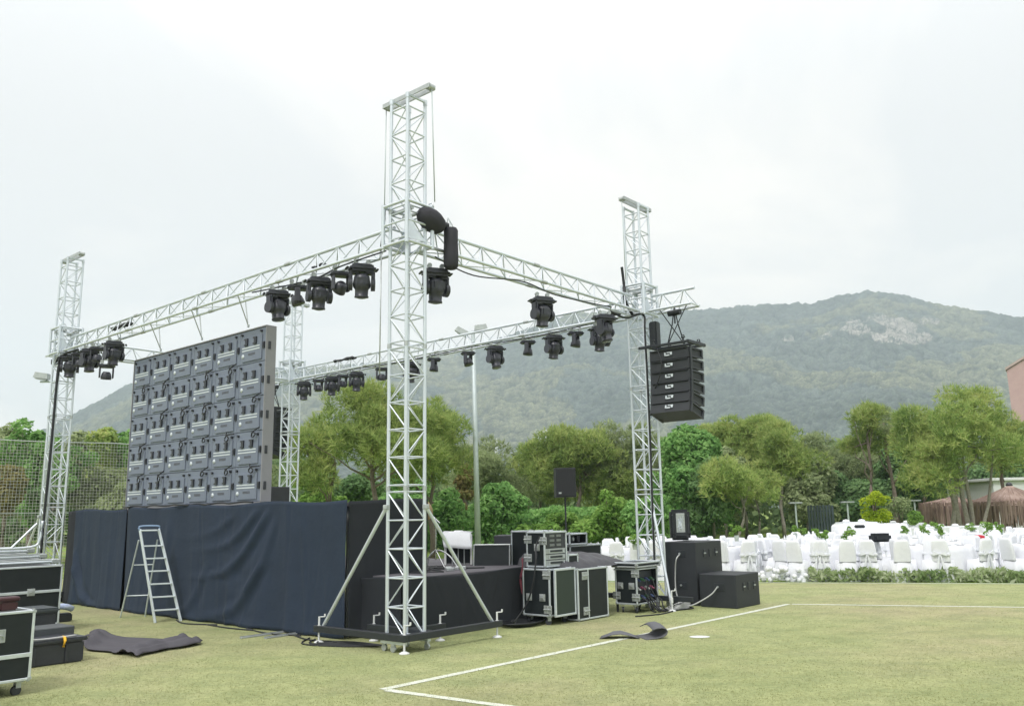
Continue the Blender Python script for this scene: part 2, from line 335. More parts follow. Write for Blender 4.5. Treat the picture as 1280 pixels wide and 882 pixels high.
ev = np.interp(np.degrees(A_), [p[0] for p in prof], [p[1] for p in prof])
def terr(A_, R_, ev):
    t = np.clip((R_ - R0) / (R1 - R0), 0, 1); x, y = R_ * np.sin(A_), R_ * np.cos(A_)
    h = ev * R1 * t ** 1.22; amp = t * (1 - t) * 4
    h += (vnoise(x / 260, y / 260, 1) - .5) * 46 * amp + (vnoise(x / 110 + .3 * vnoise(x / 60, y / 60, 8), y / 110, 2) - .5) * 26 * np.clip(amp * 1.1, 0, 1) + (vnoise(x / 42, y / 42, 4) - .5) * 12 * np.clip(amp * 1.3, 0, 1)
    return np.where(R_ > R1, h - (R_ - R1) * .35, h)
H_ = terr(A_, R_, ev); X_, Y_ = R_ * np.sin(A_), R_ * np.cos(A_)
k1, k2 = vnoise(X_ / 9.5, Y_ / 9.5, 5), vnoise(X_ / 4.6, Y_ / 4.6, 6)
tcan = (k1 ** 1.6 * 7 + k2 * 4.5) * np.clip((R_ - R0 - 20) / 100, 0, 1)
HH = H_ + CAM_H * np.clip((R_ - R0) / 700, 0, 1) + tcan - 5; HH[:, 0] = -2
P = np.stack([X_, Y_, HH], -1)
def fbm(x, y, sd, o=4): return sum(vnoise(x * 2 ** i, y * 2 ** i, sd + i) * .5 ** (i + 1) for i in range(o)) / (1 - .5 ** o)
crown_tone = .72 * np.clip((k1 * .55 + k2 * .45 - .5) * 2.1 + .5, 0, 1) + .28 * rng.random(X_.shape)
stand = fbm(X_ / 170, Y_ / 170, 20, 5)
rockn = fbm(np.degrees(A_) * .8 + 3, R_ / 60, 40, 5)
azd_ = np.degrees(A_); elv = HH / R_
def patch(a0, e0, wa, we, th): return rockn * 1.0 - np.sqrt(((azd_ - a0) / wa) ** 2 + ((elv - e0) / we) ** 2) * .42 > th + .012
rock = patch(20.6, .190, 1.3, .012, .32) | patch(22.3, .192, 1.4, .014, .26) | patch(24.8, .190, 2.2, .020, .24) | patch(26.4, .182, 1.3, .008, .28) | patch(18.3, .19, .7, .006, .36)
rock = rock & (R_ > 1350)
me = grid_mesh('mountain', P, None)
def vcol(me, name, arr):
    a = me.color_attributes.new(name, 'FLOAT_COLOR', 'POINT'); a.data.foreach_set('color', np.ascontiguousarray(arr, dtype=np.float32).ravel())
g_ = lambda *c: np.array(c)
tone = crown_tone[..., None]; st = stand[..., None]
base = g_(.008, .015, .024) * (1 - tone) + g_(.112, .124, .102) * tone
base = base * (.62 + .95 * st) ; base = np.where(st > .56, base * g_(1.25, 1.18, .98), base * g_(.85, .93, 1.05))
rk = g_(.10, .095, .09) + g_(.27, .25, .235) * fbm(X_ / 14, Y_ / 9, 60, 3)[..., None]
base = np.where(rock[..., None] & ((rng.random(X_.shape) * .5 + fbm(X_ / 18, Y_ / 22, 90, 3))[..., None] < .84), rk, base)
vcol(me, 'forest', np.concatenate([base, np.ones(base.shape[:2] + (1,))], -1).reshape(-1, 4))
M = bpy.data.materials.new('forested hillside'); M.use_nodes = True; t = M.node_tree; p = t.nodes['Principled BSDF']; p.inputs['Roughness'].default_value = 1; p.inputs['Specular IOR Level'].default_value = 0
at = t.nodes.new('ShaderNodeAttribute'); at.attribute_name = 'forest'
gm = t.nodes.new('ShaderNodeNewGeometry'); nn_ = t.nodes.new('ShaderNodeTexNoise'); nn_.inputs['Scale'].default_value = .35; nn_.inputs['Detail'].default_value = 3; t.links.new(gm.outputs['Position'], nn_.inputs['Vector'])
vr = t.nodes.new('ShaderNodeValToRGB'); vr.color_ramp.elements[0].position = .38; vr.color_ramp.elements[1].position = .62; vr.color_ramp.elements[0].color = (.6, .62, .66, 1); vr.color_ramp.elements[1].color = (1.35, 1.35, 1.28, 1); t.links.new(nn_.outputs[0], vr.inputs[0])
mv = t.nodes.new('ShaderNodeMixRGB'); mv.blend_type = 'MULTIPLY'; mv.inputs[0].default_value = 1; t.links.new(at.outputs['Color'], mv.inputs[1]); t.links.new(vr.outputs[0], mv.inputs[2])
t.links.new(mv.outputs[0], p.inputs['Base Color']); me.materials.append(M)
tag(link('mountain', me), kind='structure')
# haze
hb = MB(); hb.box((0, 0, 274), (5300, 5300, 552))
Hm = bpy.data.materials.new('haze air'); Hm.use_nodes = True; t = Hm.node_tree; t.nodes.clear(); o_ = t.nodes.new('ShaderNodeOutputMaterial'); pv = t.nodes.new('ShaderNodeVolumePrincipled')
pv.inputs['Color'].default_value = (.80, .91, 1, 1); pv.inputs['Density'].default_value = 0.00031; pv.inputs['Anisotropy'].default_value = 0.1
t.links.new(pv.outputs[0], o_.inputs['Volume'])
tag(hb.build('haze', Hm), kind='stuff')
# ------------------------------------------------------------------ vegetation
def rnd_dirs(n, up=0.0):
    d = rng.normal(size=(n, 3)); d[:, 2] += up; return d / np.linalg.norm(d, axis=1, keepdims=True)
def clumps(n, r, flat=0.55, hollow=.5):
    d = rnd_dirs(n, .25); k = rng.uniform(hollow, .92, n)[:, None]; c = d * k * np.array(r); return c
def leaf_quads(P, Nn, s, aspect=.55):
    n = len(P); a = np.cross(Nn, rng.normal(size=(n, 3))); a /= np.linalg.norm(a, axis=1, keepdims=True); b = np.cross(Nn, a)
    s = (s * rng.uniform(.6, 1.35, n))[:, None]
    V = np.stack([P - a * s, P - b * s * aspect, P + a * s, P + b * s * aspect], 1).reshape(-1, 3); return V, np.arange(4 * n).reshape(n, 4)
def crown_broad(cs, rs, n, leaf):
    k = rng.integers(0, len(cs), n); w = rs[k] ** 2; k = rng.choice(len(cs), n, p=(rs ** 2) / (rs ** 2).sum())
    d = rnd_dirs(n, .35); P = cs[k] + d * (rs[k] * rng.uniform(.55, 1.0, n) ** .6)[:, None] * np.array([1, 1, .8])
    Nn = d * .8 + rng.normal(size=(n, 3)) * .55; Nn[:, 2] += .35; Nn /= np.linalg.norm(Nn, axis=1, keepdims=True)
    V, F = leaf_quads(P, Nn, leaf); return V, F
def crown_pine(cs, rs, n, L, blades=7, w=.022):
    k = rng.choice(len(cs), n, p=(rs ** 2) / (rs ** 2).sum()); d = rnd_dirs(n, .4)
    P = cs[k] + d * (rs[k] * rng.uniform(.45, 1.0, n) ** .6)[:, None] * np.array([1, 1, .75])
    ax = d * .6 + rng.normal(size=(n, 3)) * .3; ax[:, 2] += .6; ax /= np.linalg.norm(ax, axis=1, keepdims=True)
    P = np.repeat(P, blades, 0); ax = np.repeat(ax, blades, 0); m_ = len(P)
    dr = ax * .8 + rng.normal(size=(m_, 3)) * .55; dr /= np.linalg.norm(dr, axis=1, keepdims=True)
    sd_ = np.cross(dr, rng.normal(size=(m_, 3))); sd_ /= np.linalg.norm(sd_, axis=1, keepdims=True)
    Ls = (L * rng.uniform(.7, 1.3, m_))[:, None]
    V = np.stack([P - sd_ * w, P + dr * Ls, P + sd_ * w], 1).reshape(-1, 3); return V, np.arange(3 * m_).reshape(m_, 3)
def limb_path(p, q, sag=.25, n=5):
    p, q = Vector(p), Vector(q); out = []
    for i in range(n + 1):
        t_ = i / n; c = p.lerp(q, t_); c.z -= math.sin(t_ * PI) * (q - p).length * .12 * sag
        if 0 < i < n: c += Vector(rng.normal(size=3) * .03 * (q - p).length)
        out.append(c)
    return out
def tree(name, label, cat, px, D, top, wpx, bottom, kind, M, bark=BARK, trunk=True, dens=1.0, lean=0.0, ncl=None, group='trees behind the pitch', flat=None, leafs=None, xy=None):
    base = B(px, D) if xy is None else Vector(xy)
    ztop = zt(px, top, D); zb = max(.05, zt(px, bottom, D)); rx = wpx / 2 / 1087 * D; rz_ = (ztop - zb) / 2; zc = (ztop + zb) / 2
    T = thing(name, label, cat, base, 0, group)
    clr = .25 * min(rx, rz_ * 1.2) + .14
    n = ncl or int(np.clip(22 + 3.6 * rx * rz_ * rx ** .5, 16, 80))
    nl = 5 if rx > .9 else 3; la = rng.uniform(0, 2 * PI) + np.arange(nl) * 2 * PI / nl + rng.uniform(-.4, .4, nl)
    lc = np.stack([np.cos(la) * rx * rng.uniform(.38, .60, nl), np.sin(la) * rx * .5, rz_ * rng.uniform(-.50, .50, nl)], -1); lc[0] = [rng.uniform(-.25, .25) * rx, 0, rz_ * .52]; lr = rng.uniform(.36, .56, nl); lr[0] = .48
    li = rng.integers(0, nl, n); dd_ = rnd_dirs(n, .3); kk = rng.uniform(.35, 1.0, n)[:, None] ** .6
    cs = lc[li] + dd_ * kk * (lr[li][:, None] * np.array([rx, rx, rz_ * .92])) - np.array([0, 0, clr * .25])
    cs[:, 2] = np.clip(cs[:, 2], -rz_ + clr * .6, rz_ - clr * .55); cs += np.array([0, 0, zc]); rs = rng.uniform(.6, 1.25, n) * clr
    cs = np.vstack([cs, lc * .6 + np.array([0, 0, zc])]); rs = np.append(rs, lr * min(rx, rz_) * .75)
    area = rx * rz_ * 4 * PI * .8
    if kind == 'pine':
        V, F = crown_pine(cs, rs, int(np.clip(area * 66 * dens, 600, 7500)), leafs or .30, 6, .0165 * (D / 40 + .3))
    else:
        V, F = crown_broad(cs, rs, int(np.clip(area * 260 * dens, 1500, 26000)), leafs or .085 * (D / 40 + .25))
    cr_ = link('crown', np_mesh('crown', V, F, M), T)
    if trunk:
        tp = MB(); top_ = Vector((lean + rng.normal() * .1, rng.normal() * .1, zb + rz_ * 1.2)); r_ = max(.045, .017 * ztop)
        pts = [Vector((0, 0, -.05))] + [Vector((lean * t_ + rng.normal() * .06, rng.normal() * .06, top_.z * t_)) for t_ in (.2, .4, .6, .8)] + [top_]
        tp.path(pts, [r_ * 1.25, r_, r_ * .9, r_ * .75, r_ * .55, r_ * .3], 8); tp.build('trunk', bark, T)
        for i in rng.choice(n, min(n, 7), replace=False):
            tz = rng.uniform(.45, .9) * top_.z; st = Vector((lean * tz / top_.z, 0, tz)); lb = MB(); pp = limb_path(st, cs[i]); lb.path(pp, [r_ * .42 * (1 - .75 * j / 5) for j in range(6)], 6); lb.build('limb', bark, T)
    return T
# ------------------------------------------------------------------ truss towers
HS = 0.165          # half spacing of tower chords
ZT = 7.30
def tower(u, v, label, beam_dir, base=True, braces=(), arms=()):
    T = thing('truss_tower', label, 'truss tower', Wp(u, v), AZ, 'truss towers at the stage corners')
    cs = [(-HS, -HS), (HS, -HS), (HS, HS), (-HS, HS)]
    for (x, y) in cs:
        bar('leg', (x, y, .13), (x, y, ZT), .0235, ALU, T, 10)
    # section joints: doubled rungs
    z = .17; k = 0; lv = [.17]
    sec = 1.78
    while z < ZT - .1:
        z0 = z; nb = 5
        for b in range(nb):
            z += sec / nb
            if z > ZT - .05: break
            lv.append(z)
        if z < ZT - .3: z += .085; lv.append(z)
    for j, z in enumerate(lv):
        for a in range(4):
            p, q = cs[a], cs[(a + 1) % 4]
            bar('rung', (*p, z), (*q, z), .0115, ALU, T, 6)
            if j + 1 < len(lv) and lv[j + 1] - z > .15:
                zz = lv[j + 1]; p_, q_ = (p, q) if (j + (a in (1, 2))) % 2 else (q, p)
                bar('diagonal', (*p_, z + .01), (*q_, zz - .01), .0090, ALU, T, 6)
        if j and z - lv[j - 1] < .12:
            for (x, y) in cs: bar('coupler', (x, y, lv[j - 1] + .012), (x, y, z - .012), .029, ALUD, T, 10)
    # head section with pulley beam
    hb = MB()
    ax = Vector((0, 1, 0)) if beam_dir == 'u' else Vector((1, 0, 0)); ay = Vector((ax.y, ax.x, 0))
    for s_ in (-1, 1):
        c = ay * (s_ * .055)
        hb.box(tuple(c + Vector((0, 0, ZT + .12))), (.02 if beam_dir == 'u' else .96, .96 if beam_dir == 'u' else .02, .07), None, .004)
    hb.build('pulley_beam', ALUD, T)
    pl = MB()
    for s_ in (-1, 1):
        c = ax * (s_ * .44) + Vector((0, 0, ZT + .12)); pl.tube(c - ay * .045, c + ay * .045, .05, 14)
    pl.build('pulley', ALUD, T)
    tp = MB()
    for (x, y) in cs: tp.tube((x, y, ZT), (x, y, ZT + .075), .03, 8)
    tp.box((0, -HS, ZT + .055), (2 * HS, .03, .03)).box((0, HS, ZT + .055), (2 * HS, .03, .03)); tp.build('head_frame', ALU, T)
    # sleeve block
    o = .235; z0, z1 = 5.20, 5.82
    for (sx, sy) in ((-1, -1), (1, -1), (1, 1), (-1, 1)):
        bar('sleeve_post', (sx * o, sy * o, z0), (sx * o, sy * o, z1), .027, ALU, T, 10)
    for z in (z0 + .03, z0 + .32, z1 - .03):
        for a in range(4):
            q = [(-1, -1), (1, -1), (1, 1), (-1, 1)]; p_, q_ = q[a], q[(a + 1) % 4]
            r_ = .022 if z != z0 + .32 else .014
            bar('sleeve_rail', (p_[0] * o, p_[1] * o, z), (q_[0] * o, q_[1] * o, z), r_, ALU, T, 6)
    for (sx, sy, dx, dy) in ((-1, -1, 1, 0), (1, 1, -1, 0)):
        gp = MB(); n = 8; pts = [(0, 0)] + [(.02 + .40 * (1 - math.sin(i / n * PI / 2)), .02 + .52 * (1 - math.cos(i / n * PI / 2))) for i in range(n + 1)]
        base_ = Vector((sx * o, sy * o, z0 + .06)); dr = Vector((dx, dy, 0)); nn = Vector((-dy, dx, 0))
        vs = [base_ + dr * (.027 + a_) + Vector((0, 0, b_)) + nn * s_ for s_ in (-.006, .006) for a_, b_ in pts]; m_ = len(pts)
        gp.add(vs, [tuple(range(m_)), tuple(range(m_, 2 * m_))[::-1]] + [(i, (i + 1) % m_, (i + 1) % m_ + m_, i + m_) for i in range(m_)]); gp.build('gusset', ALU, T)
    for s_ in (-1, 1):
        rl = MB(); rl.tube((s_ * .1, -.2, z1 - .1), (s_ * .1, .2, z1 - .1), .028, 10); rl.build('guide_roller', ALUD, T)
    # base
    bs = MB(); bs.box((0, 0, .155), (.46, .46, .02), None, .004); 
    for a in ((-.2, 0), (.2, 0)): bs.box((a[0], 0, .125), (.05, .44, .045), None, .004)
    bs.build('base_plate', ALU, T)
    for (x, y) in ((-.2, -.0), (.19, -.19), (.2, .2), (-.17, .2)):
        w = MB(); w.tube((x - .014, y, .045), (x + .014, y, .045), .042, 12); w.box((x, y, .095), (.045, .05, .05), None, .006); w.build('castor', ALUD, T)
    # outrigger beams (local x = along D2, y = along D1)
    for (p, q) in arms:
        p, q = Vector(p), Vector(q); c = (p + q) / 2; L = (q - p).length; alongx = abs(q.x - p.x) > abs(q.y - p.y)
        slab('outrigger_beam', (c.x, c.y, .185), (L, .075, .085) if alongx else (.075, L, .085), BLK, T, .006)
    for (x, y) in base if isinstance(base, (list, tuple)) else []:
        j = link('screw_jack', jack_mesh(), T); j.location = (x, y, 0)
        f = link('foot_pad', foot_mesh(), j)
    for (p, q) in braces:
        bar('brace', p, q, .024, ALU, T, 10)
        cl = MB(); cl.box(p, (.07, .07, .06), None, .008); cl.build('brace_clamp', ALUD, T)
    return T
_j = {}
def jack_mesh():
    if 'j' not in _j:
        b = MB(); b.tube((0, 0, .02), (0, 0, .34), .013, 8); b.tube((0, 0, .14), (0, 0, .23), .024, 8); b.tube((0, 0, .335), (.07, -.03, .335), .008, 6); b.tube((.07, -.03, .335), (.07, -.03, .37), .012, 8); _j['j'] = b.mesh('screw_jack', WPAINT)
    return _j['j']
def foot_mesh():
    if 'f' not in _j: _j['f'] = MB().lathe([(.0, .0), (.065, 0), (.065, .012), (.03, .03), (.014, .032)], (0, 0, .004), 14).mesh('foot_pad', WPAINT)
    return _j['f']
xa = -.22
tower(0, 0, 'nearest and tallest looking truss tower, at the corner of the stage with black outrigger beams', 'u',
      base=[(-.22, -.22), (-.22, 1.47), (1.47, -.22), (.30, .96), (.82, .22)],
      arms=[((-.22, -.26, 0), (-.22, 1.55, 0)), ((-.18, -.22, 0), (1.55, -.22, 0)), ((.26, -.18, 0), (.26, 1.02, 0)), ((.30, .22, 0), (.9, .22, 0))],
      braces=[((-.19, HS, 1.76), (-.20, 1.41, .21)), ((HS, -.19, 1.76), (1.40, -.20, .21))])
tower(LU, 0, 'left truss tower standing in front of the netting, beside the stacked flight cases', 'u',
      base=[(-.22, 1.2), (-.22, -.22), (1.2, -.22)], arms=[((-.22, -.26, 0), (-.22, 1.35, 0)), ((-.18, -.22, 0), (1.3, -.22, 0))],
      braces=[((-.19, HS, 1.76), (-.20, 1.3, .21))])
tower(0, LV, 'right truss tower behind the loudspeakers, with the hanging line array beside it', 'v',
      base=[(-.46, -.64), (-.22, -.22)], arms=[((-.22, -.9, 0), (-.22, .9, 0))],
      braces=[((-.185, -.185, 1.72), (-.44, -.62, .10))])
tower(LU, LV, 'farthest truss tower, seen to the right of the led wall in front of the pine', 'v',
      base=[(.22, 1.2)], arms=[((.22, -.2, 0), (.22, 1.3, 0))])
# ------------------------------------------------------------------ triangular beams
ZB, ZC = 5.26, 5.57
def beam(p0, p1, label, name='roof_truss', w=.15, open_end=False):
    """p0,p1 world plan points; apex up"""
    d = (p1 - p0); L = d.length; rz = math.atan2(d.y, d.x)
    T = thing(name, label, 'truss beam', (p0.x, p0.y, 0), rz, 'horizontal roof trusses')
    for y in (-w, w): bar('chord', (0, y, ZB), (L, y, ZB), .024, ALU, T, 10)
    bar('chord', (0.0, 0, ZC), (L - (.0 if not open_end else .25), 0, ZC), .026, ALU, T, 10)
    n = max(2, round(L / .5)); st = L / n
    for i in range(n):
        x0, x1, xm = i * st, (i + 1) * st, (i + .5) * st
        for y in (-w, w):
            bar('side_brace', (x0 + .02, y, ZB), (xm, 0, ZC), .0105, ALU, T, 6)
            if not (open_end and i == n - 1): bar('side_brace', (xm, 0, ZC), (x1 - .02, y, ZB), .0105, ALU, T, 6)
        bar('bottom_brace', (x0, -w if i % 2 else w, ZB), (x1, w if i % 2 else -w, ZB), .009, ALU, T, 6)
    for x in (0.01, L - .01): bar('end_bar', (x, -w, ZB), (x, w, ZB), .014, ALU, T, 6)
    k = 2.5
    while k < L - .5:
        for (y, z) in ((-w, ZB), (w, ZB), (0, ZC)): bar('coupler', (k - .07, y, z), (k + .07, y, z), .032, ALUD, T, 8)
        k += 2.5
    return T
beam(Wp(.27, 0), Wp(LU - .27, 0), 'long white roof truss from the nearest tower to the left tower, above the led wall')
beam(Wp(0, .27), Wp(0, LV - .27), 'short white roof truss from the nearest tower to the right tower')
beam(Wp(.27, LV), Wp(LU - .27, LV), 'far white roof truss crossing behind the nearest tower, in front of the hill')
beam(Wp(LU, .27), Wp(LU, LV - .27), 'far left side truss partly hidden behind the led wall')
beam(Wp(-.27, LV), Wp(-1.15, LV), 'short truss arm sticking out past the right tower, carrying the line array', open_end=False)
beam(Wp(LU + .27, LV), Wp(LU + 1.3, LV), 'short truss arm past the farthest tower, mostly behind the led wall')
beam(Wp(LU + .27, 0), Wp(LU + .62, 0), 'stub of white truss on the outer side of the left tower')
# ------------------------------------------------------------------ moving heads
def mh_meshes():
    R = {}
    b = MB(); b.box((0, 0, -.125), (.37, .26, .10), None, .035); b.box((0, 0, -.075), (.26, .18, .03), None, .008); R['base'] = b.mesh('base', FIX)
    c = MB(); c.tube((0, -.02, -.012), (0, .02, -.012), .034, 10); c.box((0, 0, -.045), (.05, .05, .05), None, .006); R['clamp'] = c.mesh('clamp', ALUD)
    y = MB(); y.box((0, 0, .055), (.052, .135, .17), None, .018); y.tube((-.028, 0, -.045), (.028, 0, -.045), .092, 18); y.box((.05, 0, .125), (.15, .14, .045), None, .014); R['arm'] = y.mesh('yoke_arm', FIX)
    k = MB(); k.lathe([(0, .15), (.075, .145), (.108, .11), (.120, .04), (.126, .0), (.124, -.04), (.112, -.06), (.094, -.08), (.092, -.17), (.100, -.175), (.100, -.195), (.074, -.20)], n=18); k.box((0, .0, .04), (.215, .235, .16), None, .035); R['head'] = k.mesh('lamp_head', FIX)
    l = MB(); l.lathe([(.073, -.198), (.06, -.206), (.03, -.212), (0, -.214)], n=18); R['lens'] = l.mesh('lens', GLASS)
    v = MB(); [v.box((s * .110, 0, .03 - i * .022), (.006, .11, .009)) for s in (-1, 1) for i in range(4)]; R['vent'] = v.mesh('vent', BLK)
    h = MB(); [h.box((s * .215, 0, -.125), (.035, .14, .025), None, .008) for s in (-1, 1)]; R['handle'] = h.mesh('handle', BLK)
    # small wash
    b = MB(); b.box((0, 0, -.11), (.31, .20, .065), None, .022); R['sbase'] = b.mesh('base', FIX)
    y = MB(); y.box((0, 0, 0), (.028, .09, .22), None, .012); R['sarm'] = y.mesh('yoke_arm', FIX)
    k = MB(); k.lathe([(0, .075), (.06, .075), (.085, .04), (.098, -.02), (.102, -.075), (.088, -.08)], n=18); R['shead'] = k.mesh('lamp_head', FIX)
    l = MB(); l.lathe([(.087, -.078), (.05, -.072), (0, -.07)], n=18); R['slens'] = l.mesh('lens', mat('wash lens', (.35, .37, .40), .15, spec=.8))
    return R
MH = mh_meshes()
def moving_head(P, rz, big, tilt, label, group, pan=0.0):
    T = thing('moving_head', label, 'stage light', P, rz, group)
    for s in (-.09, .09): c = link('clamp', MH['clamp'], T); c.location = (s, 0, 0)
    if big:
        link('base', MH['base'], T); link('handle', MH['handle'], T)
        R = Matrix.Rotation(pan, 4, 'Z')
        for s in (-1, 1):
            a = link('yoke_arm', MH['arm'], T); a.matrix_local = R @ Matrix.Translation((s * .158, 0, -.305)) @ (Matrix.Rotation(PI, 4, 'Z') if s > 0 else Matrix.Identity(4))
        h = link('lamp_head', MH['head'], T); h.matrix_local = R @ Matrix.Translation((0, 0, -.345)) @ Matrix.Rotation(tilt, 4, 'X')
        link('lens', MH['lens'], h); link('vent', MH['vent'], h)
    else:
        link('base', MH['sbase'], T); R = Matrix.Rotation(pan, 4, 'Z')
        for s in (-1, 1):
            a = link('yoke_arm', MH['sarm'], T); a.matrix_local = R @ Matrix.Translation((s * .122, 0, -.245))
        h = link('lamp_head', MH['shead'], T); h.matrix_local = R @ Matrix.Translation((0, 0, -.30)) @ Matrix.Rotation(tilt, 4, 'X')
        link('lens', MH['slens'], h)
    return T
def place_heads(lst, place, rz, where, grp):
    for i, (t, big, tilt, pan, dz) in enumerate(lst):
        kind = 'large black moving head' if big else 'small black wash light'
        moving_head(place(t) + Vector((0, 0, dz)), rz, big, tilt, '%s, %s light %s' % (kind, ORD[i], where), grp, pan)
# along near-left truss (t = u)
place_heads([(.96, 1, .12, -.15, 0), (1.44, 0, .9, .35, 0), (1.95, 1, .1, .1, 0), (2.50, 0, -.35, 1.45, 0), (3.02, 1, -.15, .55, 0)],
            lambda t: Wp(t, 0, ZB - .02), .38, 'from the nearest tower on the left roof truss', 'stage lights hanging near the tower on the left roof truss')
place_heads([(8.65, 1, .1, .5, 0), (8.92, 0, .2, .2, -.42), (9.40, 0, .1, .2, 0), (9.76, 1, -.1, .7, 0), (10.25, 0, .2, .2, 0), (10.72, 1, .1, .1, 0)],
            lambda t: Wp(t, 0, ZB - .02), .38, 'counted from the led wall towards the left tower', 'stage lights clustered beside the left tower')
place_heads([(.53, 1, .1, .2, -.15), (2.91, 1, .1, .3, -.12), (4.66, 1, -.2, .6, -.12)],
            lambda t: Wp(0, t, ZB - .02), AZ - .5, 'from the nearest tower on the short right roof truss', 'stage lights on the short right roof truss')
far = [(.93, 1, .2, .2, 0), (1.51, 0, .2, 1.0, 0), (2.06, 1, .15, .4, 0), (2.74, 0, .1, 1.1, 0), (3.65, 1, -.25, .5, 0), (4.45, 0, -.3, .9, 0), (5.52, 0, .1, 1.2, 0), (6.28, 1, .3, .3, 0), (7.33, 0, .15, .3, 0), (8.27, 1, .1, .1, 0), (8.82, 0, .2, .8, 0), (9.25, 1, .15, .2, 0), (9.82, 0, -.1, .8, 0), (10.44, 1, .1, .1, 0)]
place_heads(far, lambda t: Wp(t, LV, ZB - .02), .22, 'from the right tower on the far roof truss', 'stage lights on the far roof truss')
# floodlights clamped on top of the trusses
def parcan(P, rz, label):
    T = thing('floodlight', label, 'floodlight', P, rz, 'small lamps lying on the roof trusses')
    b = MB(); b.lathe([(.03, -.13), (.07, -.10), (.085, .05), (.095, .13), (.08, .125)], n=14, M=Matrix.Rotation(1.35, 3, 'X')); b.build('housing', FIX, T)
    b = MB(); b.box((0, 0, -.07), (.22, .02, .02)).box((-.105, 0, -.035), (.012, .03, .09)).box((.105, 0, -.035), (.012, .03, .09)); b.build('bracket', ALUD, T)
def cable_bundle(P, q, rz, label, r=.035, L=.35, name='cable_bundle'):
    b = MB()
    for k in range(5):
        a = k * 1.3; b.path([Vector((-L + .1 * math.sin(k), .04 * math.cos(a), .03 * math.sin(a))), Vector((-L * .3, .05 * math.cos(a + 1), .03 * math.sin(a + 1))), Vector((L * .3, .05 * math.cos(a), -.03 * math.sin(a + 2))), Vector((L, .04 * math.sin(a), .03 * math.cos(a)))], r * .55, 6)
    o = b.build(name, CABLE); o.location = P; o.rotation_euler = (0, 0, rz); return tag(o, label, 'cable')
cable_bundle(Wp(2.0, .05, ZB + .12), 0, AZ + PI / 2, 'short black cable bundle lying inside the left roof truss above the third light', r=.03, L=.16)
cable_bundle(Wp(8.35, 0, ZB + .19), 0, AZ + PI / 2, 'black cable bundle on the left roof truss beside the led wall', L=.4)
cable_bundle(Wp(8.75, LV, ZC - .01), 0, AZ + PI / 2, 'black cable bundle tied on top of the far roof truss', L=.4)
cable_bundle(Wp(.7, LV, ZB + .12), 0, AZ + PI / 2, 'cable bundle inside the far roof truss beside the right tower', L=.35)
# cables and chains
def cable(name, pts, r, m, label, cat='cable'):
    return tag(MB().path(pts, r, 6).build(name, m), label, cat)
def smooth(pts, n=8):
    pts = [Vector(p) for p in pts]; out = []
    for i in range(len(pts) - 1):
        p0, p1, p2, p3 = pts[max(i - 1, 0)], pts[i], pts[i + 1], pts[min(i + 2, len(pts) - 1)]
        for k in range(n):
            t_ = k / n; out.append(.5 * ((2 * p1) + (p2 - p0) * t_ + (2 * p0 - 5 * p1 + 4 * p2 - p3) * t_ ** 2 + (3 * p1 - p0 - 3 * p2 + p3) * t_ ** 3))
    return out + [pts[-1]]
cable('lifting_chain', [Wp(.47, .0, 7.38), Wp(.49, 0, 5.62)], .008, STEEL, 'steel lifting chain hanging from the left end of the nearest tower head', 'chain')
cable('lifting_chain', [Wp(-.47, 0, 7.38), Wp(-.30, .22, 5.86)], .008, STEEL, 'steel lifting chain running down to the black motor bag on the nearest tower', 'chain')
cable('lifting_chain', [Wp(.52, -.02, 5.24), Wp(.53, -.02, 3.55)], .009, ALUD, 'loose chain hanging down left of the nearest tower below the roof truss', 'chain')
cable('lifting_strap', [Wp(.47, 0, 5.95), Wp(.48, 0, 5.75), Wp(.56, 0, 5.3)], .016, CABLE, 'dark strap joining the left roof truss to the nearest tower sleeve', 'strap')
cable('lifting_strap', [Wp(.0, LV - .47, 7.36), Wp(0, LV - .45, 5.85)], .008, STEEL, 'steel lifting chain on the inner side of the right tower', 'chain')
cable('power_cable', smooth([Wp(.06, LV - .47, 6.1), Wp(.06, LV - .42, 5.75), Wp(0, LV - .5, 5.45), Wp(0, LV - .25, 5.2)]), .028, CABLE, 'thick black cable curving over the short right roof truss into the right tower')
cable('power_cable', smooth([Wp(0, LV - 1.0, 5.16), Wp(0, LV - .5, 5.12), Wp(-.18, LV - .2, 5.2), Wp(-.21, LV - .21, 4.8), Wp(-.21, LV - .20, 3.2), Wp(-.2, LV - .22, 1.4), Wp(-.2, LV - .25, .15)], 6), .02, CABLE, 'black cable running down the right tower to the ground')
cable('power_cable', smooth([Wp(LU - .9, -.1, 5.2), Wp(LU - .3, -.15, 5.16), Wp(LU - .22, -.2, 4.9), Wp(LU - .2, -.21, 3.2), Wp(LU - .18, -.23, 1.4), Wp(LU - .2, -.22, .1)], 6), .026, CABLE, 'black cable running down the left tower')
cable('power_cable', smooth([Wp(-.02, .5, 5.2), Wp(.1, 1.4, 5.14), Wp(-.02, 2.4, 5.22), Wp(.08, 3.4, 5.2), Wp(0, 4.9, 5.24)]), .010, CABLE, 'thin black cable draped along the short right roof truss')
cable('power_cable', smooth([Wp(.5, .05, 5.3), Wp(1.3, -.12, 5.2), Wp(2.3, .1, 5.24), Wp(3.6, -.1, 5.24)]), .011, CABLE, 'thin black cable draped along the near end of the left roof truss')
cable('power_cable', smooth([Wp(.5, LV, 5.3), Wp(2.3, LV - .1, 5.2), Wp(4.3, LV, 5.26), Wp(6.4, LV - .1, 5.2), Wp(8.4, LV, 5.26), Wp(10.4, LV, 5.2)]), .012, CABLE, 'black cable laid along the far roof truss')
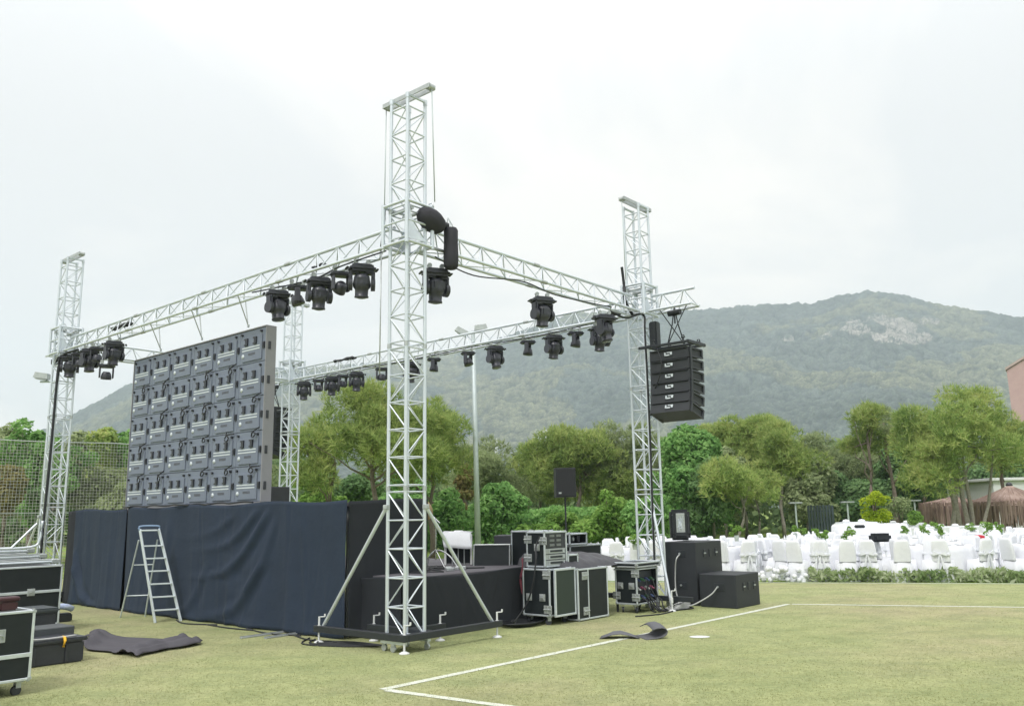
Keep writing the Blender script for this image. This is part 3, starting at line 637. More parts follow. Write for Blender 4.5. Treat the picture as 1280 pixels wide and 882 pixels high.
# chain motor with bag
T = thing('chain_hoist', 'black covered chain motor with a hanging chain bag on the nearest tower', 'chain hoist', Wp(-.22, .22, 5.62), AZ)
b = MB(); b.lathe([(0, .23), (.07, .225), (.125, .17), (.152, .07), (.155, -.03), (.13, -.13), (.08, -.20), (0, -.22)], n=18, M=Matrix.Rotation(1.9, 3, 'Y')); b.build('motor_cover', mat('soft black bag', (.028, .028, .038), .8, bump=(9, .5, .03)), T)
b = MB(); b.path([Vector((-.0, -.06 + .0, .17)), Vector((0, -.03, .235)), Vector((0, .03, .235)), Vector((0, .06, .17))], .009, 6); b.build('lifting_eye', ALU, T)
b = MB(); b.tube((.10, .0, -.02), (.30, -.02, -.02), .05, 10); b.build('motor_nose', BLK, T)
b = MB(); n = 16; prf = [(.085, 0), (.10, -.03), (.098, -.2), (.105, -.42), (.10, -.55), (.07, -.585), (0, -.59)]; b.lathe(prf, (.34, -.05, -.05), 16); b.build('chain_bag', mat('soft black bag', (.028, .028, .038), .8), T)
b = MB(); [b.tube((.34 + .09 * math.cos(a), -.05 + .09 * math.sin(a), -.06), (.31, -.03, .10), .006, 5) for a in (0, 2, 4)]; b.build('bag_rope', STEEL, T)
# ------------------------------------------------------------------ line arrays
def array_meshes():
    R = {}
    Wd, Dp, Hh = .82, .50, .185
    # local x = along D2 (depth; rear face at x=-Dp/2 looks back at us), y = along D1 (width)
    b = MB(); b.prism([(-Dp / 2, -Hh / 2), (Dp / 2, -Hh / 2 + .03), (Dp / 2, Hh / 2 - .03), (-Dp / 2, Hh / 2)], -Wd / 2 + .02, Wd / 2 - .02); R['cab'] = b.mesh('cabinet', SUBM)
    b = MB()
    for s in (-1, 1):
        y = s * (Wd / 2 - .008)
        b.box((-.2, y, 0), (.05, .028, Hh + .03), None, .004).box((.2, y, 0), (.05, .028, Hh - .02), None, .004).box((0, y, Hh / 2 - .02), (.40, .024, .03)).box((0, y, -Hh / 2 + .02), (.40, .024, .03))
    R['rig'] = b.mesh('rigging_plate', BLK)
    b = MB(); b.box((-Dp / 2 - .004, .02, 0), (.008, .17, .085)); R['plate'] = b.mesh('connector_plate', BLK)
    b = MB(); b.box((-Dp / 2 - .011, .078, .008), (.006, .026, .055)).box((-Dp / 2 - .011, .03, -.014), (.006, .08, .022)).box((-Dp / 2 - .011, -.045, .012), (.006, .04, .05)).box((-Dp / 2 - .011, .01, .030), (.006, .06, .014)); R['label'] = b.mesh('label', LEDL)
    b = MB(); b.box((-Dp / 2 - .012, 0, Hh / 2 - .01), (.03, Wd - .1, .016), None, .003); R['lip'] = b.mesh('lip', BLK)
    b = MB(); b.box((Dp / 2 + .003, 0, 0), (.01, Wd - .06, Hh - .08)); R['grille'] = b.mesh('grille', GRIL)
    return R
AR = array_meshes()
def line_array(u, v, ztop, n, label, hang):
    T = thing('line_array', label, 'line array', Wp(u, v, ztop), AZ, 'line arrays hung from the truss arms')
    f = MB()
    for y in (-.40, .40): f.box((0, y, .06), (.62, .05, .06), None, .006)
    for x in (-.28, .0, .28): f.box((x, 0, .06), (.05, .86, .045), None, .006)
    f.box((-.30, .46, .06), (.05, .28, .05), None, .006)
    f.build('bumper_frame', BLK, T)
    for (x, y) in ((-.28, -.3), (-.28, .3), (.28, -.3), (.28, .3)):
        b = MB(); b.tube((x, y, .06), (x, y, .15), .018, 8); b.path([Vector((x, y - .03, .13)), Vector((x, y - .02, .18)), Vector((x, y + .02, .18)), Vector((x, y + .03, .13))], .01, 6); b.build('shackle', BLK, T)
    for (x, y) in ((-.1, .12), (.1, -.12)):
        b = MB(); b.path([Vector((x, y, .08)), Vector((0, y * .5, hang * .6)), Vector((0, 0, hang))], .012, 5); b.build('sling', CABLE, T)
    for (x, y, x2, y2) in ((-.1, .12, .0, -.25), (.1, -.12, 0, .3)):
        b = MB(); b.tube((x, y, .08), (x2, y2, hang), .010, 5); b.build('sling', CABLE, T)
    b = MB(); b.tube((0, .12, hang - .10), (0, -.12, hang - .10), .055, 12); b.tube((-.0, 0, hang - .3), (0, 0, hang - .1), .014, 6); b.build('hoist', BLK, T)
    a = 0.0; pz = -.02; px = -.02
    for i in range(n):
        a += math.radians([0, 1.5, 2, 3, 4, 7, 8][i])
        c = Vector((px, 0, pz - .10))
        e = link('speaker_box', AR['cab'], T); e.matrix_local = Matrix.Translation(c) @ Matrix.Rotation(a, 4, 'Y')
        for nm in ('rig', 'plate', 'label', 'lip', 'grille'): link(AR[nm].name.split('.')[0], AR[nm], e)
        px += -math.sin(a) * .205; pz -= math.cos(a) * .205
    return T
line_array(-.72, 5.85, 4.50, 6, 'black line array of six loudspeakers hanging right of the right tower', .78)
line_array(LU + .78, LV, 4.50, 6, 'black line array mostly hidden behind the edge of the led wall', .78)
cable('signal_cable', smooth([Wp(-.5, 5.55, 4.5), Wp(-.62, 5.48, 4.2), Wp(-.5, 5.52, 3.9), Wp(-.35, 5.6, 3.75)]), .008, CABLE, 'thin black cable looping down the back of the right line array')
b = MB(); b.box((0, 0, 0), (.16, .16, .5), None, .02); o = b.build('chain_bag', BLK); o.location = Wp(-.28, LV + .02, 4.83); o.rotation_euler = (0, 0, AZ); tag(o, 'dark chain bag hanging between the right tower and its line array', 'chain bag')
b = MB(); b.box((0, 0, 0), (.14, .30, .14), None, .02); o = b.build('chain_motor', BLK); o.location = Wp(LU + .42, 0, 5.13); o.rotation_euler = (0, 0, AZ); tag(o, 'small black chain motor under the outer stub of the left tower', 'chain motor')
# ------------------------------------------------------------------ led wall, seen from behind
NC, NRW = 6, 5; PU0, PU1, PZ0, PZ1 = 3.72, 8.28, 1.91, 4.76; PV = .27; TH = .17
pw, ph = (PU1 - PU0) / NC, (PZ1 - PZ0) / NRW
T = thing('led_wall', 'grey led video wall seen from behind, thirty panels with handles and cables', 'video wall', Wp(0, 0), AZ)
# local x = v, y = u
def xbox(c, d, ch=0.0): return MB().box(c, d, None, ch)
pm = MB(); pm.box((TH / 2, 0, 0), (TH, pw - .007, ph - .007), None, .005); pm = pm.mesh('panel', LEDM)
dm = MB(); dm.box((-.008, -.0, -.035), (.02, pw * .74, ph * .74), None, .005); dm = dm.mesh('service_door', LEDM)
hm = MB(); hm.box((-.024, -.030, 0), (.026, .030, .12)).box((-.024, .014, .048), (.026, .062, .026)).box((-.024, .014, -.048), (.026, .062, .026)).box((-.013, .010, 0), (.006, .075, .12)); hm = hm.mesh('handle', BLKP)
sm = MB(); sm.box((-.012, 0, .024), (.005, .52, .020)).box((-.012, 0, -.022), (.005, .52, .020)); sm = sm.mesh('label_stripe', LEDL)
tm = MB(); [tm.box((-.0115, -.08 + i * .042, 0), (.004, .034, .038)) for i in range(5)]; tm = tm.mesh('printed_label', LEDG)
dt = MB().lathe([(.038, 0), (.038, .006), (0, .007)], n=10, M=Matrix.Rotation(-PI / 2, 3, 'Y')).mesh('indicator', LEDL)
lk = MB(); lk.box((-.012, 0, 0), (.03, .05, .11), None, .006); lk.box((-.03, 0, 0), (.012, .024, .06)); lk = lk.mesh('side_lock', BLKP)
kn = MB().tube((-.035, 0, 0), (0, 0, 0), .02, 8).mesh('connector', BLKP)
loop = MB().path(smooth([Vector((-.03, .10, .02)), Vector((-.07, .04, -.015)), Vector((-.06, -.03, -.06)), Vector((-.07, .0, -.12)), Vector((-.06, .07, -.10)), Vector((-.07, .02, -.02)), Vector((-.03, -.12, .035))], 4), .011, 5).mesh('link_cable', CABLE)
for r in range(NRW):
    for c in range(NC):
        u = PU0 + (c + .5) * pw; z = PZ0 + (r + .5) * ph
        p = link('panel', pm, T); p.location = (PV, u, z)
        d = link('service_door', dm, p); 
        for hy in (.16, -.10):
            h = link('handle', hm, p); h.location = (-.008, hy, .085)
        s = link('label_stripe', sm, p); s.location = (-.008, .03, -.035)
        s = link('printed_label', tm, p); s.location = (-.008, .0, -.13)
        s = link('indicator', dt, p); s.location = (-.018, .26, -.15)
        s = link('side_lock', lk, p); s.location = (0, -pw / 2 + .045, -.02)
        for ky in (.31, -.26):
            s = link('connector', kn, p); s.location = (0, ky, ph / 2 - .06)
        if r < NRW - 1 and rng.random() < .8:
            s = link('link_cable', loop, p); s.location = (0, -pw / 2 + .17, ph / 2 - .01); s.scale = (1, rng.uniform(.8, 1.3), rng.uniform(.7, 1.3)); s.rotation_euler = (rng.uniform(-.3, .3), 0, 0)
fr = MB(); fr.box((PV + TH / 2, (PU0 + PU1) / 2, PZ1 + .012), (TH + .03, PU1 - PU0 + .04, .02), None, .003); fr.build('top_frame', LEDS, T)
fr = MB(); fr.box((PV + TH / 2, (PU0 + PU1) / 2, PZ0 - .03), (TH + .02, PU1 - PU0 + .04, .055), None, .003); fr.build('bottom_rail', LEDS, T)
for uu in (PU0 - .013, PU1 + .013):
    fr = MB(); fr.box((PV + TH / 2, uu, (PZ0 + PZ1) / 2), (TH + .025, .02, PZ1 - PZ0), None, .003); fr.build('side_frame', LEDS, T)
fr = MB(); [fr.box((PV + TH / 2 - .03, PU0 - .026, PZ0 + (i + .45) * ph), (.05, .012, .13), None, .003) for i in range(NRW)]; fr.build('side_latches', BLKP, T)
fr = MB(); [fr.tube((PV - .02, PU0 + rng.uniform(0, 4.5), PZ0 - .03 + rng.uniform(-.01, .02)), (PV - .05, PU0 + rng.uniform(0, 4.5), PZ0 - .05), .006, 4) for i in range(1)]
b = MB(); b.path(smooth([Wp(u, .16 + .03 * math.sin(u * 7), 1.885 + .028 * abs(math.sin(u * 4.3))) for u in np.arange(3.8, 8.3, .22)], 3), .014, 5); tag(b.build('power_cable', CABLE), 'black cable snaking along the foot of the led wall on top of the cloth', 'cable')
b = MB(); b.path(smooth([Wp(7.9, .19, 2.0), Wp(8.4, .15, 1.6), Wp(7.75, .12, 1.2), Wp(7.73, .1, .5), Wp(7.9, .0, .03)], 6), .014, 5)
for i, u in enumerate((3.95, 5.42, 6.90)):
    T2 = thing('hanging_sling', '%s v-shaped sling between the left roof truss and the led wall' % ['right hand', 'middle', 'left hand'][i], 'sling', Wp(u + .12, .1, 4.80), AZ, 'slings between the roof truss and the led wall')
    for s_ in (-1, 1):
        p_ = Vector((-.1 + s_ * .15, s_ * .12, ZB - 4.80)); bar('sling_leg', (.04, 0, .02), p_, .010, ALUD, T2, 5)
    slab('shackle', (.05, 0, 0), (.03, .03, .05), ALUD, T2, .004)
    
# ------------------------------------------------------------------ stage
DZ = .82
T = thing('stage', 'low black stage deck with a carpeted floor behind the cloth wall', 'stage', Wp(0, 0), AZ)
v0, v1, u0, u1 = .62, 4.45, .60, 10.7
for iu in range(9):
    for iv in range(2):
        du, dv_ = (u1 - u0) / 9, (v1 - v0) / 2
        slab('deck_panel', (v0 + (iv + .5) * dv_, u0 + (iu + .5) * du, DZ - .04), (dv_ - .006, du - .006, .08), CARPET, T, .006)
for u in np.linspace(u0 + .2, u1 - .2, 6):
    for v in (v0 + .3, v1 - .2): bar('leg', (v, u, 0), (v, u, DZ - .08), .03, ALUD, T, 8)
# raised platform carrying the led wall
for iu in range(4):
    slab('riser_panel', (.92, 1.5 + (iu + .5) * 2.3, 1.82), (1.35, 2.29, .06), CARPET, T, .006)
for u in np.linspace(1.6, 10.6, 5):
    for v in (.35, 1.5): bar('leg', (v, u, DZ if v > .7 else 0), (v, u, 1.79), .03, ALUD, T, 8)
def drape(name, p, q, z0, z1, m, label, folds, seed, nu=90, nz_=36, toe=.12, th=None, diag=None):
    """cloth hung between plan points p,q (u,v); outward = towards the viewer"""
    r_ = np.random.default_rng(seed); a = Wp(*p); c = Wp(*q); d = (c - a); L = d.length; d.normalize(); n = Vector((d.y, -d.x, 0))
    if n.dot(Vector((0, 0, 0)) - a) < 0: n = -n
    nu = int(max(24, L * 40)); s = np.linspace(0, 1, nu); t_ = np.linspace(0, 1, nz_); Sg, Tg = np.meshgrid(s, t_, indexing='ij'); x = Sg * L
    off = np.zeros_like(Sg)
    for i in range(folds):
        c0 = r_.uniform(0, L); wd = r_.uniform(.05, .22); am = r_.uniform(.008, .03); sl = r_.uniform(-.25, .25)
        off += am * np.exp(-((x - c0 - sl * Tg) / wd) ** 2) * (.35 + .65 * (1 - Tg))
    for i in range(int(L * 5)):
        c0 = r_.uniform(0, L); wd = r_.uniform(.018, .05); am = r_.uniform(.003, .012) * r_.choice([-1, 1]); sl = r_.uniform(-.5, .5); tc0 = r_.uniform(0, 1); th_ = r_.uniform(.15, .6)
        off += am * np.exp(-((x - c0 - sl * (Tg - tc0)) / wd) ** 2) * np.exp(-((Tg - tc0) / th_) ** 2)
    off += .012 * np.sin(x * 2.1 + 3 * Tg + seed) + .010 * np.sin(x * 5.3 + Tg * 2 + seed * 2)
    if diag is not None:
        for (x0_, zA, x1_, zB_, am, wd) in diag:   # sweeping fold from (x0,zA) to (x1,zB)
            z = z0 + Tg * (z1 - z0); f = np.clip((z - zB_) / (zA - zB_), 0, 1); xc = x1_ + (x0_ - x1_) * f ** .42; slope = abs(x0_ - x1_) * .42 * np.clip(f, .03, 1) ** -.58 / (zA - zB_)
            msk = np.clip((z - zB_) / .16 + .5, 0, 1) * np.clip((zA - z) / .16 + .5, 0, 1)
            dn = (x - xc) / np.sqrt(1 + slope ** 2); fade = np.clip((1 - f) * 5, .0, 1) ** .7; off += (am * np.exp(-(dn / wd) ** 2) - am * .55 * np.exp(-((dn - wd * 1.5) / wd) ** 2)) * msk * fade
    off += toe * np.exp(-Tg * 9) * (.6 + .4 * np.sin(x * 3.7 + seed))
    zz = z0 + Tg * (z1 - z0) - .02 * np.sin(x * 2.6 + seed) * (Tg > .97) + .012 * np.sin(x * 9 + seed) * (Tg < .02) + .014
    P = np.zeros(Sg.shape + (3,))
    for k in range(3): P[..., k] = a[k] + d[k] * x + n[k] * off
    P[..., 2] = zz
    me = grid_mesh(name, P, m); o = link(name, me); md = o.modifiers.new('thickness', 'SOLIDIFY'); md.thickness = .006; md.offset = 0
    return tag(o, label, 'drape', 'black cloths hung round the stage')
drape('stage_drape', (10.86, .27), (10.36, .25), 0, 1.86, CLOTH2, 'narrow dark strip of black cloth at the far left end of the cloth wall', 2, 21, toe=.03)
drape('stage_drape', (8.5, .31), (7.3, .31), 0, 1.84, CLOTH2, 'added dark sheet that shades the seam left of the step ladder', 2, 31, toe=.01)  # added black sheet behind the gap, stands in for shade in the seam
drape('stage_drape', (10.40, .25), (8.00, .17), 0, 1.86, CLOTH, 'left length of navy black cloth hung behind the led wall, near the left tower', 10, 3, toe=.05, diag=[(.1, 1.1, .75, .12, .05, .07), (.2, .8, 1.1, .05, .05, .08)])
drape('stage_drape', (7.93, .17), (1.38, .15), 0, 1.87, CLOTH, 'long navy black cloth wall behind the step ladder', 16, 5, toe=.06,
      diag=[(4.34, 1.80, 2.94, 1.15, .040, .07), (4.59, 1.76, 2.84, .70, .050, .075), (4.54, 1.0, 3.14, .10, .045, .09), (4.79, 1.6, 3.84, .5, .022, .07), (2.9, .9, 1.9, .05, .025, .09), (1.6, 1.7, .9, .2, .02, .1), (3.64, 1.7, 2.54, 1.35, .025, .07)])
drape('stage_drape', (1.40, .20), (1.40, 1.70), 0, 1.87, CLOTH2, 'short black cloth closing the side of the raised platform behind the nearest tower', 5, 8, toe=.03)
drape('stage_drape', (1.38, .42), (.58, .46), 0, .80, CLOTH2, 'low black cloth just left of the foot of the nearest tower', 3, 9, toe=.03)
drape('stage_drape', (.56, .48), (.56, 4.44), 0, .80, CLOTH2, 'low black apron cloth along the side of the stage deck, right of the nearest tower', 6, 11, toe=.03)
drape('stage_drape', (10.88, .30), (10.88, 1.6), 0, 1.86, CLOTH, 'end piece of navy black cloth beside the left tower', 3, 13, toe=.05)
# things on the deck
def cabinet(name, label, cat, P, rz, d, group=None, handles=True, m=SUBM):
    T = thing(name, label, cat, P, rz, group); slab('cabinet', (0, 0, d[2] / 2), d, m, T, .012)
    g_ = MB(); g_.box((d[0] / 2 + .006, 0, d[2] / 2), (.016, d[1] - .06, d[2] - .06), None, .004); g_.build('grille', GRIL, T)
    return T
cabinet('loudspeaker', 'black cabinet standing on the drape edge at the foot of the farthest tower', 'speaker', Wp(9.1, 4.35, 1.10), AZ, (.5, .62, .95))
cb = bpy.data.objects['loudspeaker']; cb.location = Wp(9.1, 4.1, DZ); 
# resize to reach the sighted height
for ch in cb.children: ch.scale = (1, 1, 1.62); ch.location.z *= 1.62
T = thing('monitor_wedge', 'black wedge monitor with light metal edging on the stage deck', 'stage monitor', Wp(1.52, 3.35, DZ), AZ + .55)
b = MB(); b.prism([(-.20, 0), (.22, 0), (.22, .10), (-.02, .33), (-.16, .33)], -.30, .30); b.build('cabinet', PLY, T)
b = MB(); e = .012
for y in (-.30, .30):
    pr = [(-.20, 0), (.22, 0), (.22, .10), (-.02, .33), (-.16, .33)]
    for i in range(5): p_, q_ = pr[i], pr[(i + 1) % 5]; b.tube((p_[0], y, p_[1]), (q_[0], y, q_[1]), .012, 6)
for (x, z) in ((-.02, .33), (-.16, .33), (.22, .1)): b.tube((x, -.30, z), (x, .30, z), .012, 6)
b.build('edging', ALUD, T)
cabinet('loudspeaker', 'black loudspeaker cabinet standing behind the wedge monitor', 'speaker', Wp(2.45, 4.95), AZ + .5, (.6, .62, 1.26))
b = MB(); b.path(smooth([Vector((0, -.2, 0)), Vector((0, -.18, .10)), Vector((0, 0, .22)), Vector((0, .18, .10)), Vector((0, .2, 0))], 5), .09, 8)
o = b.build('gear_bag', CLOTH2); o.location = Wp(1.05, 3.9, DZ); o.rotation_euler = (0, 0, AZ); tag(o, 'small dark bag lying on the deck beside the rack case', 'bag')
# white draped stand
T = thing('keyboard_stand', 'white cloth draped over a low stand on the stage deck', 'covered stand', Wp(2.12, 3.12, DZ), AZ + .75)
b = MB(); 
nx, nz2 = 14, 10; P = np.zeros((nx, nz2, 3))
for i in range(nx):
    for j in range(nz2):
        x = -.24 + .48 * i / (nx - 1); s_ = j / (nz2 - 1); P[i, j] = (-.10 + .14 * min(s_ * 1.6, 1) + .004 * math.sin(x * 20), x + .03 * math.sin(s_ * 4), .26 + .28 * math.sin(min(s_ * 1.25, 1) * PI / 2) + .006 * math.sin(x * 12 + s_ * 3) + .05 * (x + .24))
o = link('cloth', grid_mesh('cloth', P, WHITE), T); md = o.modifiers.new('thickness', 'SOLIDIFY'); md.thickness = .012
for x in (-.22, .22):
    bar('leg', (-.05, x, 0), (.05, x, .50), .018, WPAINT, T, 6); bar('leg', (.18, x, 0), (.05, x, .50), .018, WPAINT, T, 6)
for x in (-.10, .0, .10): bar('slat', (-.02, x, .0), (-.02, x, .30), .012, ALUD, T, 6)
slab('panel', (.04, 0, .15), (.02, .40, .26), CLOTH2, T, .004)
slab('white_box', (.0, -.30, .10), (.12, .10, .34), WPAINT, T, .01)
# cymbal stand
T = thing('cymbal_stand', 'chrome cymbal stand with a boom arm on the stage deck', 'cymbal stand', Wp(1.95, 2.42, DZ), AZ)
bar('tube', (0, 0, .12), (0, 0, .78), .011, CHROME, T, 8)
for a in (0.3, 2.4, 4.5): bar('foot', (0, 0, .28), (.26 * math.cos(a), .26 * math.sin(a), 0.01), .009, CHROME, T, 6)
bar('boom', (0, -.10, .70), (0, .26, .95), .008, CHROME, T, 6)
b = MB().path(smooth([Vector((.05, -.45, .0)), Vector((.02, -.30, .18)), Vector((0, -.08, .27)), Vector((0, .12, .20)), Vector((0, .2, .02))], 6), .012, 6); b.build('pedal_hoop', ALUD, T)
b = MB().lathe([(0, .02), (.03, .012), (.19, .0), (.19, .004), (.03, .02)], (0, .27, .93), 20, M=Matrix.Rotation(1.2, 3, 'X')); b.build('cymbal', mat('brass', (.45, .33, .15), .35, .8), T)
b = MB()
for i in range(5):
    q = [Wp(rng.uniform(.9, 3.2), rng.uniform(1.2, 2.6), DZ + .012) for _ in range(5)]; b.path(smooth(q, 5), .010, 5)
tag(b.build('cable_tangle', CABLE), 'tangle of black cables lying on the stage deck', 'cable')
b = MB(); [b.box((rng.uniform(-.3, .3), rng.uniform(-.25, .25), .025), (.10, .06, .05), Matrix.Rotation(rng.uniform(0, 3), 3, 'Z'), .008) for _ in range(6)]
o = b.build('stage_boxes', ALUD); o.location = Wp(1.1, 2.15, DZ); tag(o, 'small light metal connector boxes lying on the edge of the deck', 'connector boxes')
# ------------------------------------------------------------------ flight cases
def corner_mesh():
    if 'c' not in _j: _j['c'] = MB().box((0, 0, 0), (.055, .055, .055), None, .016).mesh('corner_cap', ALUD)
    return _j['c']
def latch_mesh(kind):
    k = 'l' + kind
    if k not in _j:
        b = MB()   # lies in the xz plane facing -y
        if kind == 'butterfly':
            b.box((0, -.004, 0), (.11, .012, .105), None, .004); b.box((0, -.014, 0), (.075, .012, .07), None, .005); b.tube((0, -.03, 0), (0, -.01, 0), .014, 8); b.box((0, -.026, 0), (.05, .010, .018), None, .003)
        elif kind == 'handle':
            b.box((0, -.003, .055), (.17, .012, .012), None, .002); b.box((0, -.003, -.055), (.17, .012, .012), None, .002); b.box((-.08, -.003, 0), (.012, .012, .12), None, .002); b.box((.08, -.003, 0), (.012, .012, .12), None, .002); b.box((0, .004, 0), (.15, .006, .10)); b.path(smooth([Vector((-.06, -.01, -.03)), Vector((-.055, -.03, .0)), Vector((0, -.034, .012)), Vector((.055, -.03, 0)), Vector((.06, -.01, -.03))], 4), .009, 6)
        elif kind == 'hinge':
            b.box((0, -.004, 0), (.15, .010, .12), None, .003); b.tube((-.07, -.014, 0), (.07, -.014, 0), .012, 8); b.tube((0, -.016, -.05), (0, -.016, .05), .008, 6)
            for x in (-.05, .05):
                for z in (-.04, .04): b.tube((x, -.013, z), (x, -.008, z), .008, 6)
        _j[k] = b.mesh('latch' if kind == 'butterfly' else kind, ALUD)
    return _j[k]
FACE = {'-y': Matrix.Identity(4), '-x': Matrix.Rotation(-PI / 2, 4, 'Z'), '+x': Matrix.Rotation(PI / 2, 4, 'Z')}
def castors(T, X, Y, z, inset=.08):
    if 'castor' not in _j:
        b = MB(); b.box((0, 0, -.012), (.09, .075, .012)).box((-.022, 0, -.04), (.006, .05, .06)).box((.022, 0, -.04), (.006, .05, .06)); _j['castor'] = b.mesh('castor', ALUD)
        _j['wheel'] = MB().tube((-.016, 0, 0), (.016, 0, 0), .048, 14).mesh('wheel', BLKP)
    for x in (inset, X - inset):
        for y in (inset, Y - inset):
            c = link('castor', _j['castor'], T); c.location = (x, y, z); c.rotation_euler = (0, 0, rng.uniform(0, 3)); w = link('wheel', _j['wheel'], c); w.location = (0, .012, -z + .048)
def flight_case(label, P, rz, X, Y, Z, z0=0.0, wheels=True, lid=None, fit=(), group=None, open_face=None, name='flight_case', splitv=None, cat='flight case'):
    """near corner at P; local x = along D2, y = along D1; box from z0"""
    T = thing(name, label, cat, (P.x, P.y, P.z if P.z else 0), rz, group)
    e = .006
    if open_face is None: slab('body', (X / 2, Y / 2, z0 + Z / 2), (X - e, Y - e, Z - e), PLY, T)
    else:   # open side towards -y: shell of four boards and a back
        t = .012
        slab('back_board', (X / 2, Y - t, z0 + Z / 2), (X - e, t, Z - e), PLY, T)
        for x in (t / 2 + e, X - t / 2 - e): slab('side_board', (x, Y / 2, z0 + Z / 2), (t, Y - .04, Z - e), PLY, T)
        for z in (z0 + t, z0 + Z - t): slab('shelf_board', (X / 2, Y / 2, z), (X - .04, Y - .04, t), PLY, T)
    L = .012
    def ext(p, q):
        p, q = Vector(p), Vector(q); d = q - p; s = [.026 if abs(d[i]) < 1e-6 else abs(d[i]) - .03 for i in range(3)]; slab('edge_rail', (p + q) / 2, tuple(round(k, 3) for k in s), ALU, T, .004)
    for z in (z0 + L, z0 + Z - L):
        for y in (L * .6, Y - L * .6): ext((0, y, z), (X, y, z))
        for x in (L * .6, X - L * .6): ext((x, 0, z), (x, Y, z))
    for x in (L * .6, X - L * .6):
        for y in (L * .6, Y - L * .6): ext((x, y, z0), (x, y, z0 + Z))
    for x in (.012, X - .012):
        for y in (.012, Y - .012):
            for z in (z0 + .016, z0 + Z - .016): c = link('corner_cap', corner_mesh(), T); c.location = (x, y, z)
    if lid:
        for z in lid if isinstance(lid, (list, tuple)) else (lid,):
            zz = z0 + z
            slab('lid_rail', (X / 2, -.002, zz), (X - .03, .014, .04), ALU, T, .003); slab('lid_rail', (-.002, Y / 2, zz), (.014, Y - .03, .04), ALU, T, .003)
    if splitv:
        slab('joint_rail', (splitv, -.003, z0 + Z / 2), (.022, .014, Z - .03), ALU, T, .003)
    for (kind, face, a, z) in fit:
        o = link('handle' if kind == 'handle' else kind if kind == 'hinge' else 'latch', latch_mesh(kind), T)
        if face == '-y': o.matrix_local = Matrix.Translation((a, 0, z0 + z))
        elif face == '-x': o.matrix_local = Matrix.Translation((0, a, z0 + z)) @ FACE['-x']
    if wheels: castors(T, X, Y, z0)
    return T
cA_ = Wp(-.06, 2.84); 
flight_case('tall black rack flight case on wheels carrying the smaller racks, beside the stage apron', cA_, AZ, .56, .52, .69, .13, fit=[('butterfly', '-x', .14, .27), ('butterfly', '-x', .40, .27), ('hinge', '-x', .05, .60), ('hinge', '-x', .04, .10)])
T = thing('case_door', 'black case door panel with metal frame leaning on the front of the tall rack case', 'case door', cA_ + D1 * -.035, AZ)
slab('board', (.31, -.02, .47), (.46, .02, .66), mat('dark green laminate', (.020, .034, .030), .4), T, .004)
for z in (.135, .805): slab('frame_rail', (.31, -.02, z), (.52, .035, .03), ALU, T, .004)
for x in (.065, .555): slab('frame_rail', (x, -.02, .47), (.03, .035, .66), ALU, T, .004)
# upper racks
cB = Wp(.13, 2.98); 
flight_case('black rack case stacked on the tall flight case', Vector((cB.x, cB.y, .83)) + D1 * .0, AZ, .56, .36, .54, 0, False, fit=[('butterfly', '-x', .15, .30), ('hinge', '-x', .33, .42), ('hinge', '-x', .33, .14), ('hinge', '-x', .03, .40)], open_face=True)
T = thing('amplifier_rack', 'rack of grey amplifiers with vents and handles in the open upper case', 'amplifier', Vector((cB.x, cB.y, .83)), AZ)
slab('vent_panel', (.28, .02, .39), (.48, .03, .25), BLKP, T, .003)
for r in range(3):
    for c in range(2):
        b = MB(); [b.box((.19 + c * .17, .0, .32 + r * .07 + k * .012), (.11, .008, .005)) for k in range(3)]; b.build('vent', ALUD, T)
for i in range(3):
    z = .05 + i * .088
    u_ = slab('amplifier', (.28, .015, z + .012), (.49, .03, .078), ALUD, T, .004)
    slab('display', (.28, -.003, z + .014), (.32, .012, .03), BLK, T, .002)
    for x in (.10, .46): bar('handle', (x, -.02, z - .012), (x, -.02, z + .036), .006, ALU, T, 6)
b = MB().path(smooth([Wp(.18, 2.93, 1.3), Wp(.22, 2.88, 1.15), Wp(.16, 2.80, .95), Wp(.2, 2.76, .6), Wp(.30, 2.72, .3), Wp(.42, 2.55, .04)], 6), .013, 6); tag(b.build('power_cable', CABLE), 'thick black cable hanging down the left side of the rack cases', 'cable')
b = MB(); 
for k in range(2): b.path(smooth([Wp(.42 + .02 * k, 2.80, .98 - .02 * k), Wp(.40, 2.76 + .01 * k, .84), Wp(.44 - .02 * k, 2.75, .66), Wp(.41, 2.76, .45 + .05 * k)], 5), .010, 5)
tag(b.build('red_cable', mat('dark red cable', (.11, .015, .03), .6)), 'dark red cable hanging between the deck and the rack cases', 'cable')
b = MB()
for k in range(5):
    r_ = .24 + .03 * k; b.path([Wp(.30 + r_ * math.cos(a) * .7, 2.62 + r_ * math.sin(a) * 1.1, .015 + .012 * k) for a in np.linspace(0, 2 * PI, 26)], .012, 5)
tag(b.build('coiled_cable', CABLE), 'coil of black cable on the turf at the foot of the tall rack case', 'cable')
# small metal box beneath the mixing desk cover
flight_case('small shallow metal edged case next to the amplifiers', Vector((*(Wp(.12, 3.56).xy), .83)), AZ, .26, .3, .17, 0, False)
flight_case('tall dark rack case behind the amplifier rack', Wp(.72, 3.46), AZ, .5, .5, 1.25, .12)
# case C : upright lid with two big hinges
flight_case('upright flight case half with big metal hinges under the covered mixing desk', Wp(-.16, 3.42), AZ, .80, .30, .77, .02, False, fit=[('hinge', '-y', .18, .66), ('hinge', '-y', .20, .13)], splitv=.27)
